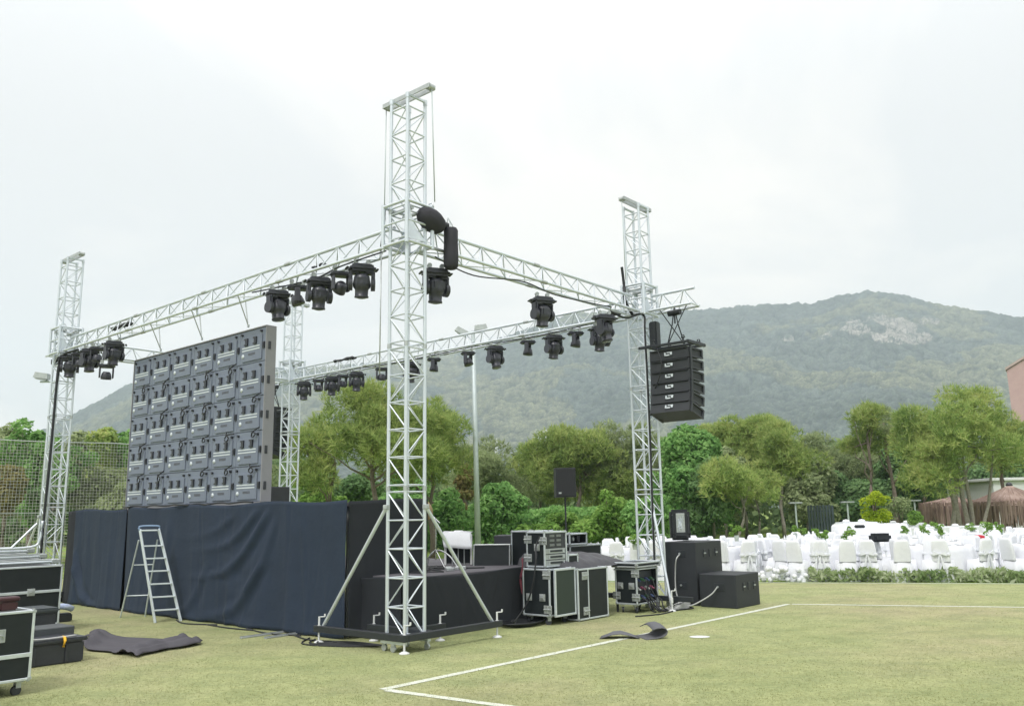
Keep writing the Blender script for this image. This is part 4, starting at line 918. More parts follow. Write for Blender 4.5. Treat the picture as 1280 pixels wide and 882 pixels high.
# console
T = thing('mixing_desk', 'mixing desk hidden under a soft black cover', 'mixing desk', Wp(.0, 3.42, .80), AZ)
nu, nv = 40, 22; P = np.zeros((nu, nv, 3))
for i in range(nu):
    for j in range(nv):
        s_, t_ = i / (nu - 1), j / (nv - 1); x = -.12 + 1.80 * s_; y = .0 + 1.0 * t_
        ed = min(min(s_, 1 - s_) * 14, min(t_, 1 - t_) * 9, 1); ed = ed ** .5
        top = (.06 + .19 * math.sin(min(t_ * 1.5, 1) * PI / 2)) * (1 - .35 * s_ ** 2) + .008 * math.sin(x * 13 + y * 9) + .006 * math.sin(x * 29 - y * 11)
        P[i, j] = (x + .02 * math.sin(y * 12) * (1 - ed), y, -.02 + top * ed)
COVER = mat('charcoal nylon cover', (.040, .040, .048), .55, noise=(4, .35, (.065, .065, .075)), bump=(6, .5, .03))
link('cover', grid_mesh('cover', P, COVER), T)
slab('console_base', (.78, .52, -.0), (1.66, .9, .06), BLK, T, .01)
for x in (1.45,):
    for y in (.1, .9): bar('trestle_leg', (x, y, -.03), (x, y, -.80), .02, BLK, T, 8)
b = MB().path(smooth([Vector((-.0, .45, .22)), Vector((.15, .35, .225)), Vector((.30, .5, .23)), Vector((.5, .4, .22)), Vector((.62, .55, .215))], 5), .008, 5)
b.build('cable', CABLEG, T)
flight_case('black case behind the mixing desk with an open effects rack on it', Wp(1.05, 4.85), AZ, .95, .5, .98, .10)
flight_case('open effects rack with small grey units on the case behind the mixing desk', Vector((*(Wp(1.0, 4.78).xy), 1.09)), AZ, .52, .4, .20, 0, False, open_face=True)
T = thing('effects_unit', 'small grey effects units inside the open top rack', 'audio equipment', Vector((*(Wp(1.0, 4.78).xy), 1.12)), AZ)
for x in (.10, .22, .40): slab('unit', (x, .15, .07), (.09, .12, .12), FIX, T, .01)
b = MB(); [b.tube((x, .08, .07), (x, .095, .07), .03, 10) for x in (.10, .22)]; b.build('dial', ALUD, T)
flight_case('low black flight case on wheels behind the mixing desk, right end showing', Wp(1.35, 5.45), AZ, .86, .6, .48, .13)
# speaker on pole
T = thing('pole_speaker', 'black loudspeaker on a tall pole behind the rack cases', 'speaker', Wp(2.0, 6.0), AZ + PI / 2 + .8)
bar('pole', (0, 0, .6), (0, 0, 2.0), .018, BLK, T, 8)
for a in (0.4, 2.5, 4.6): bar('tripod_leg', (0, 0, .75), (.5 * math.cos(a), .5 * math.sin(a), .02), .014, BLK, T, 6)
b = MB(); b.prism([(-.20, 1.95), (-.195, 2.52), (.195, 2.52), (.20, 1.95)], -.15, .15); b.build('cabinet', SUBM, T)
slab('grille', (0, -.156, 2.235), (.36, .012, .53), GRIL, T, .004); slab('grille', (0, .156, 2.235), (.36, .012, .53), GRIL, T, .004); slab('badge', (-.12, -.164, 2.03), (.05, .006, .03), ALUD, T); slab('badge', (.12, .164, 2.03), (.05, .006, .03), ALUD, T)
# case D with connectors
cD = Wp(-.34, 4.80)
T_D = flight_case('power distribution case on wheels with coloured connectors on its open side', cD, AZ, .66, .42, .58, .14, lid=None, fit=[('butterfly', '-x', .10, .30), ('butterfly', '-x', .32, .30), ('hinge', '-x', .02, .50), ('hinge', '-x', .40, .14), ('hinge', '-x', .02, .12)], open_face=True, name='power_case')
T = thing('case_lid', 'metal edged lid lying on the power distribution case', 'case lid', Vector((cD.x, cD.y, .735)), AZ)
slab('lid_board', (.33, .21, .04), (.72, .48, .06), PLY, T, .006)
for y in (-.03, .45): slab('edge_rail', (.33, y, .012), (.74, .03, .025), ALUD, T, .004); slab('edge_rail', (.33, y, .075), (.74, .03, .025), ALU, T, .004)
for x in (-.03, .69): slab('edge_rail', (x, .21, .012), (.03, .45, .025), ALUD, T, .004); slab('edge_rail', (x, .21, .075), (.03, .45, .025), ALU, T, .004)
for x in (-.03, .69):
    for y in (-.03, .45): c = link('corner_cap', corner_mesh(), T); c.location = (x, y, .045)
PC = T_D; T = slab('power_panel', (.33, .10, .42), (.60, .02, .50), BLKP, PC, .003)
cols = [mat('green plug', (.06, .16, .08), .5), mat('pink plug', (.32, .09, .16), .5), mat('blue plug', (.06, .09, .20), .5), mat('grey plug', (.45, .46, .46), .5)]
for i in range(4):
    for j in range(3):
        b = MB(); b.tube((0, .09, 0), (0, .045, -.01), .024, 10); b.tube((0, .045, -.01), (0, .0, -.03), .015, 8)
        o = link('connector', b.mesh('connector', cols[(i * 2 + j * 3) % 4]), T); o.location = (-.21 + i * .14, -.10, -.16 + j * .14)
b = MB()
for k in range(7):
    x = .1 + .07 * k; b.path(smooth([Vector((x, -.02, .26 + .14 * (k % 3))), Vector((x + .03, -.12, .19)), Vector((x + .1 * math.sin(k), -.2, .06)), Vector((x + .2, -.16 - .05 * (k % 3), .015))], 5), .012, 5)
b.build('cable', CABLE, PC)
b = MB()
for k in range(7):
    c = Wp(-.52, 5.75) ; b.path([c + D2 * (.36 * math.cos(a) + .05 * k) + D1 * (.14 * math.sin(a + .2 * k)) + Vector((0, 0, .02 + .014 * k)) for a in np.linspace(0, 2 * PI, 22)], .012, 5)
tag(b.build('coiled_cable', CABLEG), 'coil of grey cable on the turf between the power case and the loudspeakers', 'cable')
cable('power_cable', smooth([Wp(-.55, 4.4, .015), Wp(-.72, 4.9, .015), Wp(-.66, 5.5, .015), Wp(-.75, 5.9, .02), Wp(-.5, 6.0, .03)], 6), .012, CABLE, 'black cable lying on the turf in front of the power case')
# subwoofers
def sub_box(T, x, y, X, Y, Z, z):
    c = slab('cabinet', (x + X / 2, y + Y / 2, z + Z / 2), (X - .006, Y - .006, Z - .006), SUBM, T, .012)
    # right hand face (facing -y): three recesses
    for i, (dx, w) in enumerate(((-.20, .07), (0, .09), (.20, .07))):
        r = slab('handle_recess', (x + X / 2 + dx * X / .9 + .04, y - .002, z + Z * .62), (w, .016, .13), BLK, T, .004)
        if i != 1:
            slab('handle_bar', (x + X / 2 + dx * X / .9 + .04, y - .014, z + Z * .62), (w, .012, .022), ALUD, T, .003)
    slab('connector_plate', (x - .002, y + Y * .45, z + Z * .62), (.014, .19, .12), BLK, T, .004)
    b = MB(); b.tube((x - .03, y + Y * .48, z + Z * .62), (x, y + Y * .48, z + Z * .62), .018, 8); b.build('socket', ALUD, T)
T = thing('subwoofer', 'low black subwoofer cabinet nearest the white line, beside the taller cabinet', 'subwoofer', Wp(-1.38, 6.27), AZ, 'black subwoofers right of the truss tower'); sub_box(T, 0, 0, .90, .70, .565, .0)
T = thing('subwoofer', 'tall black double subwoofer cabinet with a small speaker standing on it', 'subwoofer', Wp(-.60, 6.36), AZ, 'black subwoofers right of the truss tower')
slab('cabinet', (.49, .33, .55), (.974, .654, 1.096), SUBM, T, .012)
for zz_ in (.345, .895):
    for i, (dx, w) in enumerate(((-.18, .07), (.04, .09), (.26, .07))):
        slab('handle_recess', (.49 + dx, -.002, zz_), (w, .016, .13), BLK, T, .004)
        if i != 1: slab('handle_bar', (.49 + dx, -.014, zz_), (w, .012, .022), ALUD, T, .003)
    slab('connector_plate', (-.002, .30, zz_), (.014, .19, .12), BLK, T, .004)
    b = MB(); b.tube((-.03, .32, zz_), (0, .32, zz_), .018, 8); b.build('socket', ALUD, T)
cable('signal_cable', smooth([Wp(-.30, 6.31, .88), Wp(-.28, 6.22, .80), Wp(-.22, 6.27, .6), Wp(-.22, 6.25, .3), Wp(-.3, 6.2, .05)], 6), .012, CABLEG, 'grey cable hanging down the back of the tall subwoofer')
cable('signal_cable', smooth([Wp(-1.05, 6.22, .35), Wp(-.95, 6.15, .22), Wp(-.7, 5.98, .06), Wp(-.5, 5.9, .03)], 6), .012, CABLEG, 'grey cable running from the low subwoofer to the coil on the turf')
T = thing('active_speaker', 'moulded black loudspeaker with rear controls standing on the tall subwoofer', 'speaker', Wp(-.02, 6.86, 1.105), AZ + .62)
b = MB(); b.box((.02, 0, .29), (.32, .36, .56), None, .04); b.build('cabinet', SUBM, T)
slab('control_panel', (-.145, 0, .30), (.02, .16, .40), ALUD, T, .004); slab('heat_sink', (-.155, 0, .12), (.025, .18, .07), BLK, T, .003)
for s in (-1, 1): slab('side_grip', (-.13, s * .14, .30), (.04, .035, .36), BLKP, T, .012)
b = MB(); [b.tube((-.165, rng.uniform(-.06, .06), rng.uniform(.18, .46)), (-.15, rng.uniform(-.06, .06), rng.uniform(.18, .46)), .008, 6) for _ in range(10)]; b.build('controls', ALU, T)
# ------------------------------------------------------------------ left foreground cases
pf = Wp(1.03, -5.35)
flight_case('nearest black flight case with metal edges at the left edge of the picture', pf, AZ, 1.36, .8, .66, .14, lid=.24, fit=[('handle', '-y', 1.02, .44), ('handle', '-y', .25, .44)])
b = MB(); b.box((0, 0, .05), (.16, .12, .09), None, .015).box((0, 0, .115), (.19, .14, .04), None, .012); o = b.build('tool_box', MAROON); o.location = Wp(1.12, -4.22, .803); o.rotation_euler = (0, 0, AZ); tag(o, 'small dark maroon box on top of the nearest flight case', 'box')
b = MB().lathe([(0, 0), (.055, .0), (.055, .17), (.04, .19), (0, .19)], n=16); o = b.build('plastic_tub', WPAINT); o.location = Wp(1.2, -4.55, .803); tag(o, 'white tub standing on the nearest flight case beside the maroon box', 'tub')
flight_case('large black flight case carrying the stacked metal frames, before the netting', Wp(5.83, -3.80), AZ, 1.99, 1.0, .88, .12, lid=.50, fit=[('butterfly', '-y', 1.56, .50), ('butterfly', '-y', .5, .50)])
# stacked truss frames on it
for k in range(3):
    T = thing('tube_barrier', '%s of the three silver metal frames stacked on the large flight case' % ['lowest', 'middle', 'topmost'][k], 'barrier', Vector((*(Wp(5.9, -3.6).xy), 1.02 + k * .085)), AZ + .04 * k, 'silver frames stacked on the large flight case')
    X = 1.72 - .16 * k
    for y in (.05, .62): bar('rail', (0, y, .03), (X, y, .03), .024, ALU, T, 8)
    for y in (.05, .62): bar('rail', (0, y, .075 if k == 2 else .06), (X, y, .075 if k == 2 else .06), .014, ALUD, T, 8)
    for x in (.02, X * .33, X * .66, X - .02): bar('rung', (x, .05, .03), (x, .62, .03), .018, ALU, T, 8)
    for x in (.0, X * .5, X - .0):
        b = MB(); b.box((x, .05, .035), (.12, .06, .07), None, .012); b.build('clamp', ALUD, T)
T = thing('tube_guard', 'bent silver tube guard standing on the stacked frames', 'barrier', Vector((*(Wp(5.95, -2.85).xy), 1.27)), AZ)
b = MB().path(smooth([Vector((0, 0, 0)), Vector((.6, 0, .01)), Vector((.72, 0, .12)), Vector((.74, 0, .40))], 5), .02, 8); b.build('tube', ALU, T)
bar('strut', (.32, 0, 0), (.66, 0, .36), .016, ALU, T, 8)
T = thing('plastic_crate', 'black lidded crate in front of the large flight case', 'crate', Wp(3.95, -3.40), AZ)
slab('tub', (.40, .25, .24), (.80, .50, .48), BLKP, T, .03); slab('lid', (.40, .25, .51), (.86, .55, .06), mat('smoky plastic', (.05, .06, .068), .35), T, .02)
T = thing('equipment_box', 'dark grey box behind the long black trunk', 'box', Wp(3.12, -3.55), AZ)
slab('box', (.42, .22, .19), (.84, .44, .37), mat('dark grey board', (.045, .052, .058), .55, noise=(12, .3, (.07, .08, .085))), T, .01)
T = thing('storage_bin', 'long black plastic trunk with a yellow strap on its lid', 'trunk', Wp(2.64, -3.97), AZ)
slab('tub', (.6, .26, .125), (1.18, .50, .25), BLKP, T, .02); slab('lid', (.6, .26, .27), (1.24, .56, .045), BLKP, T, .014)
for x in (.28, .62, .98): slab('rib', (x, .0, .12), (.03, .02, .20), BLKP, T, .006)
b = MB().path([Vector((.93, -.03, .20)), Vector((.94, -.04, .27)), Vector((.95, .0, .30)), Vector((.97, .10, .302))], .016, 6); b.build('strap', YEL, T)
b = MB().path(smooth([Vector((.1, .05, .30)), Vector((.4, .02, .33)), Vector((.7, .03, .305)), Vector((1.1, .04, .31))], 5), .012, 6); b.build('cable', CABLEG, T)
b = MB(); b.box((0, 0, .07), (.26, .2, .14), None, .02); o = b.build('cable_box', BLK); o.location = Wp(7.2, -1.2); o.rotation_euler = (0, 0, AZ); tag(o, 'small black box under the pale blue bundle beside the large case', 'box')
b = MB().path(smooth([Vector((-.15, 0, .0)), Vector((-.06, .04, .05)), Vector((.05, -.03, .04)), Vector((.15, 0, 0))], 5), [.05] * 16, 8); o = b.build('cloth_bundle', BLUE); o.location = Wp(7.2, -1.2, .20); o.rotation_euler = (0, 0, AZ); tag(o, 'pale blue and white bundle on the small black box near the left drape', 'bundle')
# ------------------------------------------------------------------ step ladder
T = thing('step_ladder', 'aluminium step ladder with six treads standing against the navy cloth wall', 'ladder', (-6.15, 14.9, 0), 0)
LADM = mat('pale aluminium', (.62, .68, .72), .35, .4)
F1, F2, B1, B2 = Vector((.25, -.40, 0)), Vector((.60, -.22, 0)), Vector((-.72, .48, 0)), Vector((-.32, .55, 0))
t1, t2 = Vector((-.24, -.06, 1.50)), Vector((.03, .06, 1.50))
for a, b_ in ((F1, t1), (F2, t2)):
    d = (b_ - a); mb = MB(); R = d.to_track_quat('Z', 'Y').to_matrix(); mb.box(tuple((a + b_) / 2), (.022, .055, d.length), R, .004); mb.build('side_rail', LADM, T)
for a, b_ in ((B1, t1 - Vector((.03, -.05, .18))), (B2, t2 - Vector((.03, -.05, .18)))): bar('rear_leg', a, b_, .014, LADM, T, 8)
for i in range(6):
    f = .13 + i * .137; p_, q_ = F1.lerp(t1, f), F2.lerp(t2, f); d = q_ - p_; mb = MB(); R = Matrix.Rotation(math.atan2(d.y, d.x), 3, 'Z'); mb.box(tuple((p_ + q_) / 2), (d.length, .085, .022), R, .004); mb.build('tread', LADM, T)
bar('rear_spreader', B1.lerp(t1, .25), B2.lerp(t2, .25), .010, LADM, T, 6); bar('rear_spreader', B1.lerp(t1, .6), B2.lerp(t2, .6), .010, LADM, T, 6)
mb = MB(); mb.path(smooth([t1 - Vector((.0, 0, .02)), t1 + Vector((.0, 0, .05)), t2 + Vector((0, 0, .05)), t2 - Vector((0, 0, .02))], 5), .014, 8); mb.build('hoop', mat('blue grey plastic', (.22, .32, .48), .5), T)
mb = MB(); mb.box(tuple((t1 + t2) / 2 - Vector((0, 0, .02))), (.26, .16, .025), Matrix.Rotation(.4, 3, 'Z'), .006); mb.build('platform', LADM, T)
# ------------------------------------------------------------------ cloth, mats, boards on the turf
def crumple(name, corners, h, m, label, cat, seed, n=46, roll=None):
    r_ = np.random.default_rng(seed); c = [Vector(k) for k in corners]; P = np.zeros((n, n, 3))
    s, t_ = np.meshgrid(np.linspace(0, 1, n), np.linspace(0, 1, n), indexing='ij')
    for k in range(2): P[..., k] = (c[0][k] * (1 - s) + c[1][k] * s) * (1 - t_) + (c[3][k] * (1 - s) + c[2][k] * s) * t_
    z = np.zeros_like(s)
    for i in range(9):
        a = r_.uniform(0, PI); f = r_.uniform(2, 9); z += np.abs(np.sin((s * math.cos(a) + t_ * math.sin(a)) * f * 2 + r_.uniform(0, 6))) * h * r_.uniform(.1, .35) / (1 + f * .15)
    ridge = np.exp(-((s - .05) / .09) ** 2) * 1.3 + np.exp(-((s - .80) / .06) ** 2) * 1.1 + np.exp(-((s - .93) / .05) ** 2) * .9
    z = z * (.12 + 1.2 * ridge) + .015
    ex = vnoise(s * 6 + seed, t_ * 6, seed) - .5; P[..., 0] += ex * .10; P[..., 1] += (vnoise(s * 5, t_ * 7 + 3, seed + 1) - .5) * .12
    P[..., 2] = z + .012
    o = link(name, grid_mesh(name, P, m)); md = o.modifiers.new('thickness', 'SOLIDIFY'); md.thickness = .008
    return tag(o, label, cat)
crumple('ground_cloth', [(-5.75, 11.75, 0), (-4.65, 10.95, 0), (-4.20, 12.05, 0), (-6.15, 12.95, 0)], .085, mat('grey molton', (.060, .058, .070), .9, noise=(4, .35, (.09, .086, .10))), 'crumpled dark grey cloth lying on the turf in front of the ladder', 'cloth', 4)
def curl_mat(name, P0, rz, L, Wd, prof_, m, label, n=18):
    """profile (x,z) extruded along local y with slight variation"""
    Pm = np.zeros((len(prof_), n, 3))
    for i, (x, z) in enumerate(prof_):
        for j in range(n):
            t_ = j / (n - 1); k = 1 - .45 * abs(t_ - .5) ** 1.5 * 2; Pm[i, j] = (x * (1 - .1 * t_), (t_ - .5) * Wd * (1 - .25 * (i / len(prof_)) * 0), z * k + .012)
    o = link(name, grid_mesh(name, Pm, m)); o.location = P0; o.rotation_euler = (0, 0, rz); md = o.modifiers.new('thickness', 'SOLIDIFY'); md.thickness = .008
    return tag(o, label, 'mat')
pr = [(-.05, .0), (.03, .005), (.11, .012), (.19, .03), (.24, .07), (.255, .12), (.235, .165), (.18, .185), (.11, .18), (.05, .155)]
curl_mat('rubber_mat', Vector((1.68, 11.86, 0)), .25, 0, .42, pr, RUB, 'grey rubber mat curled up into a roll, lying on the white line')
pr2 = [(-.26, .0), (-.18, .035), (-.08, .075), (.02, .085), (.12, .06), (.20, .03), (.27, .0)]
curl_mat('rubber_mat', Vector((1.36, 11.9, 0)), -.1, 0, .26, pr2, RUB, 'small arched piece of grey rubber mat left of the curled roll')
for (p_, q_, lb) in (((-3.86, 12.45, .012), (-3.35, 13.05, .012), 'left of two pale metal strips lying on the turf by the cloth wall'), ((-3.50, 12.38, .012), (-3.08, 12.92, .012), 'right of two pale metal strips lying on the turf by the cloth wall')):
    p_, q_ = Vector(p_), Vector(q_); d = q_ - p_; mb = MB().box((0, 0, 0), (d.length, .045, .02), None, .004).box((0, .02, .012), (d.length, .005, .02)); o = mb.build('metal_strip', ALUD); o.location = (p_ + q_) / 2; o.rotation_euler = (0, 0, math.atan2(d.y, d.x)); tag(o, lb, 'metal strip', 'metal strips on the turf')
b = MB()
for k in range(4): b.path(smooth([Wp(5.6 - k * 1.1 + rng.uniform(-.2, .2), -.02 + rng.uniform(-.08, .05), .015), Wp(5.0 - k * 1.1, -.12 + rng.uniform(-.08, .08), .015), Wp(4.4 - k * 1.1, .0 + rng.uniform(-.1, .05), .015)], 6), .012, 5)
tag(b.build('ground_cable', CABLE), 'black cables lying along the foot of the navy cloth wall', 'cable')
b = MB()
for k in range(5): b.path(smooth([Wp(1.9 - k * .18, -.05 - .04 * k, .015), Wp(1.5 - k * .1, -.45 + .05 * k, .015 + .008 * k), Wp(.9, -.30 + .06 * k, .015 + .006 * k), Wp(.4, .0, .03)], 6), .011, 5)
tag(b.build('cable_tangle', CABLE), 'tangle of black cables on the turf left of the nearest tower', 'cable')
# ------------------------------------------------------------------ netting
n0, n1 = Vector((-22, 16.4, 0)), Vector((-8.75, 29.55, 0)); nd = (n1 - n0); nL = nd.length; rzn = math.atan2(nd.y, nd.x)
T = thing('ball_net', 'tall pale ball-stop netting on thin posts, left of the stage', 'netting', n0, rzn)
HN = 3.98
vs, fs = [], []
def ribbon(p, q, w, nn):
    b = len(vs); vs.extend([p + nn * w, p - nn * w, q - nn * w, q + nn * w]); fs.append((b, b + 1, b + 2, b + 3))
cw = .0046; sx = .088
xs = np.arange(0, nL, sx)
for x in xs:
    j = .012 * math.sin(x * 3); ribbon(Vector((x, j, .02)), Vector((x + .03 * math.sin(x), j, HN * .5)), cw, Vector((1, 0, 0))); ribbon(Vector((x + .03 * math.sin(x), j, HN * .5)), Vector((x, 0, HN)), cw, Vector((1, 0, 0)))
for z in np.arange(.1, HN, sx):
    for k in range(0, int(nL / 1.2)):
        f = lambda x_: z - .05 * math.sin((x_ % 4.6) / 4.6 * PI) * (z / HN)
        ribbon(Vector((k * 1.2, .002, f(k * 1.2))), Vector((k * 1.2 + 1.2, .002, f(k * 1.2 + 1.2))), cw, Vector((0, 0, 1)))
me = bpy.data.meshes.new('net'); me.from_pydata([tuple(v) for v in vs], [], fs); me.materials.append(NETM); o = link('net', me, T); o['kind'] = 'stuff'
b = MB().path([Vector((x, 0, HN - .05 * math.sin((x % 4.6) / 4.6 * PI))) for x in np.arange(0, nL, .46)], .014, 5); b.build('head_rope', ALUD, T)
for x in np.arange(.6, nL, 4.6): bar('post', (x, .06, 0), (x, .06, HN + .05), .03, STEEL, T, 8)
for z in (1.9,): bar('mid_rope', (0, .03, z), (nL, .03, z), .008, STEEL, T, 5)
# small goal / fence frames behind netting
T = thing('goal_frame', 'low pale metal frame behind the netting on the left', 'goal frame', (-15.6, 31, 0), .9)
for x in (0, 2.4): bar('upright', (x, 0, 0), (x, 0, 1.9), .02, STEEL, T, 8)
bar('crossbar', (0, 0, 1.9), (2.4, 0, 1.9), .02, STEEL, T, 8)
# ------------------------------------------------------------------ light masts
def mast(P, h, label, lamps, lean=0.0, r=.09):
    T = thing('light_mast', label, 'light pole', P, 0, 'tall floodlight poles')
    b = MB(); b.path([Vector((0, 0, 0)), Vector((lean * .5, 0, h * .5)), Vector((lean, 0, h))], [r, r * .8, r * .6], 12); b.build('pole', STEEL, T)
    b = MB(); b.lathe([(r * 2.2, 0), (r * 2.2, .03), (r * 1.2, .05)], n=12); b.build('foot_plate', STEEL, T)
    x0 = min(l[0] for l in lamps); x1 = max(l[0] for l in lamps); bar('cross_arm', (min(x0, 0) + lean - .05, 0, h - .05), (max(x1, 0) + lean + .05, 0, h - .05), .035, STEEL, T, 8)
    for (x, z, ry) in lamps:
        b = MB(); b.prism([(-.26, -.10), (.26, -.10), (.22, .10), (-.22, .10)], -.12, .12, Matrix.Rotation(ry, 3, 'Y')); b.box((0, 0, -.13), (.4, .2, .03), Matrix.Rotation(ry, 3, 'Y'))
        o = b.build('floodlight', ALUD, T); o.location = (x + lean, 0, h + z)
    return T
mast(Vector((-1.36, 32, 0)), 8.55, 'tall pale floodlight pole behind the stage, right of the nearest tower', [(-.42, -.02, .5), (.30, .12, -.12)], lean=-.12, r=.115)
mast(Vector((-16.32, 30, 0)), 6.6, 'floodlight pole behind the left tower with one lamp to its left', [(-.42, .16, .15)], lean=.0, r=.07)
# ------------------------------------------------------------------ garden lamps
for i, (px, y, D, lb) in enumerate(((988, 629, 40, 'left garden lamp post before the blue grey fence'), (1053, 628, 40, 'middle garden lamp post right of the blue grey fence'), (1137, 626, 44, 'right garden lamp post beside the column shaped shrub'))):
    h = zt(px, y, D); T = thing('garden_lamp', lb, 'lamp post', B(px, D), 0, 'garden lamp posts beyond the banquet'); bar('pole', (0, 0, 0), (0, 0, h), .045, STEEL, T, 8); slab('lamp_head', (0, 0, h + .03), (.62, .26, .07), ALUD, T, .02)
# ------------------------------------------------------------------ gate
T = thing('slatted_gate', 'dark blue grey fence of upright slats between the trees beyond the banquet', 'fence', B(1004, 46), -.05)
for i in range(9): slab('slat', (i * .155, 0, .90 + .02 * (i % 2)), (.12, .05, 1.8), GATEM, T, .006)
for z in (.3, 1.5): slab('rail', (.62, .05, z), (1.35, .04, .07), GATEM, T, .004)
# ------------------------------------------------------------------ border plants
T = MB(); a, c = Vector((6.75, 20.12, 0)), Vector((14.5, 17.98, 0)); n = 5200
s = rng.uniform(0, 1, n); bp = np.array([a.x, a.y, 0]) + s[:, None] * np.array([c.x - a.x, c.y - a.y, 0]); bp[:, 1] += rng.uniform(-.0, .42, n); bp[:, 2] = rng.uniform(.02, .26, n) * (.75 + .5 * vnoise(s * 40, s * 0, 3))
V, F = leaf_quads(bp, rnd_dirs(n, .5) * np.array([1, 1, .5]) + np.array([0, -.3, .1]), .075, .32)
tag(link('border_plants', np_mesh('border_plants', V, F, L_VAR)), 'low row of variegated plants along the far edge of the pitch', 'plants', kind='stuff')
# lace and flowers left of the border
b = MB(); 
for k in range(46):
    p_ = Vector((5.95 + rng.uniform(-.32, .75), 20.3 + rng.uniform(-.1, .3), rng.uniform(.03, .32))); b.lathe([(.0, .05), (.05, .03), (.07, -.01), (.03, -.05)], p_, 6, Matrix.Rotation(rng.uniform(0, 3), 3, 'X'))
tag(b.build('white_flowers', WHITE), 'heap of white flowers and lace at the left end of the border plants', 'flowers', kind='stuff')
# ------------------------------------------------------------------ banquet
def cover_mesh():
    """white chair cover: local y- is the back"""
    b = MB(); n = 20
    def ring(hx, hy, z, cy=0.0, rip=0.0, ph=0):
        out = []
        for i in range(n):
            a = 2 * PI * i / n; c_, s_ = math.cos(a), math.sin(a); e = .5
            x = hx * math.copysign(abs(c_) ** e, c_); y = hy * math.copysign(abs(s_) ** e, s_); k = 1 + rip * math.sin(a * 6 + ph); out.append(Vector((x * k, cy + y * k, z)))
        return out
    rs = [ring(.265, .28, .0, 0, .09), ring(.225, .24, .22, 0, .06), ring(.20, .215, .46, 0, .015)]
    vs = sum(rs, []); fs = [(i * n + k, i * n + (k + 1) % n, (i + 1) * n + (k + 1) % n, (i + 1) * n + k) for i in range(2) for k in range(n)]; fs.append(tuple(2 * n + k for k in range(n))); b.add(vs, fs, True)
    rs = [ring(.19, .045, .44, -.185), ring(.185, .045, .70, -.205), ring(.165, .04, .87, -.225), ring(.11, .03, .93, -.232)]
    vs = sum(rs, []); fs = [(i * n + k, i * n + (k + 1) % n, (i + 1) * n + (k + 1) % n, (i + 1) * n + k) for i in range(3) for k in range(n)]; fs.append(tuple(3 * n + k for k in range(n))); b.add(vs, fs, True)
    return b.mesh('chair_cover', WHITE)
def sash_mesh():
    b = MB(); b.box((0, -.205, .60), (.43, .11, .075), None, .02)
    for s in (-1, 1): b.prism([(0, .61), (s * .13, .68), (s * .14, .57)], -.29, -.265); b.prism([(0, .60), (s * .02, .60), (s * .10, .30), (s * .04, .28)], -.285, -.262)
    return b.mesh('sash', mat('silver white satin', (.72, .74, .79), .5))
CM, SMH = cover_mesh(), sash_mesh()
def cloth_mesh():
    b = MB(); n = 48; rows = []
    for (r, z, rip) in ((.0, .752, 0), (.5, .752, 0), (.78, .752, 0), (.81, .735, .0), (.825, .60, .018), (.85, .35, .035), (.88, .02, .05)):
        rows.append([Vector((r * (1 + rip * math.sin(k * 2 * PI / n * 12)) * math.cos(2 * PI * k / n), r * (1 + rip * math.sin(k * 2 * PI / n * 12)) * math.sin(2 * PI * k / n), z)) for k in range(n)])
    vs = sum(rows, []); b.add(vs, [(i * n + k, i * n + (k + 1) % n, (i + 1) * n + (k + 1) % n, (i + 1) * n + k) for i in range(6) for k in range(n)], True); return b.mesh('tablecloth', WHITE)
TC = cloth_mesh()
plate = MB(); 
for k in range(8):
    a = k * PI / 4; plate.lathe([(.0, .008), (.07, .008), (.12, .018), (.12, .012), (.07, 0)], (.56 * math.cos(a), .56 * math.sin(a), .755), 10); plate.lathe([(0, .12), (.02, .06), (.035, 0)], (.56 * math.cos(a), .56 * math.sin(a), .765), 6)
plate = plate.mesh('tableware', mat('china', (.70, .72, .74), .25))
def posy(P, r, label, red=False, grp='green centrepieces on the banquet tables'):
    T = thing('centrepiece', label, 'plant', P, rng.uniform(0, 6), grp)
    b = MB().lathe([(.045, 0), (.06, .10), (.05, .14), (0, .14)], n=10); b.build('vase', mat('glass vase', (.45, .5, .48), .15), T)
    cs = rng.normal(size=(6, 3)) * r * .45 + np.array([0, 0, .14 + r * .8]); rs = rng.uniform(.35, .6, 6) * r
    V, F = crown_broad(cs, rs, 260, .032); link('foliage', np_mesh('foliage', V, F, L_BRIGHT), T)
    return T
tabs = []
ex = (FB - FA).normalized(); ey = Vector((-ex.y, ex.x, 0))
row0 = FA + ey * 1.75
posi = []
for r in range(5):
    for c in range(9):
        p_ = row0 + ex * (-3.9 + c * 2.55 + (r % 2) * 1.25) + ey * (r * 2.4) + Vector((rng.uniform(-.12, .12), rng.uniform(-.12, .12), 0))
        if p_.x / p_.y < .10 or p_.x / p_.y > .66: continue
        if p_.y > 26.5 and p_.x / p_.y < .34: continue
        if abs(p_.x / p_.y - .297) < .03 and r == 0: continue
        posi.append((r, c, p_))
ROWN = ['front', 'second', 'third', 'fourth', 'fifth']
rank = {}
for r in range(5):
    for i, q in enumerate(sorted([k for k in range(len(posi)) if posi[k][0] == r], key=lambda k: posi[k][2].x / posi[k][2].y)): rank[q] = i
SIDE = ['near', 'near right', 'right', 'far right', 'far', 'far left', 'left', 'near left']
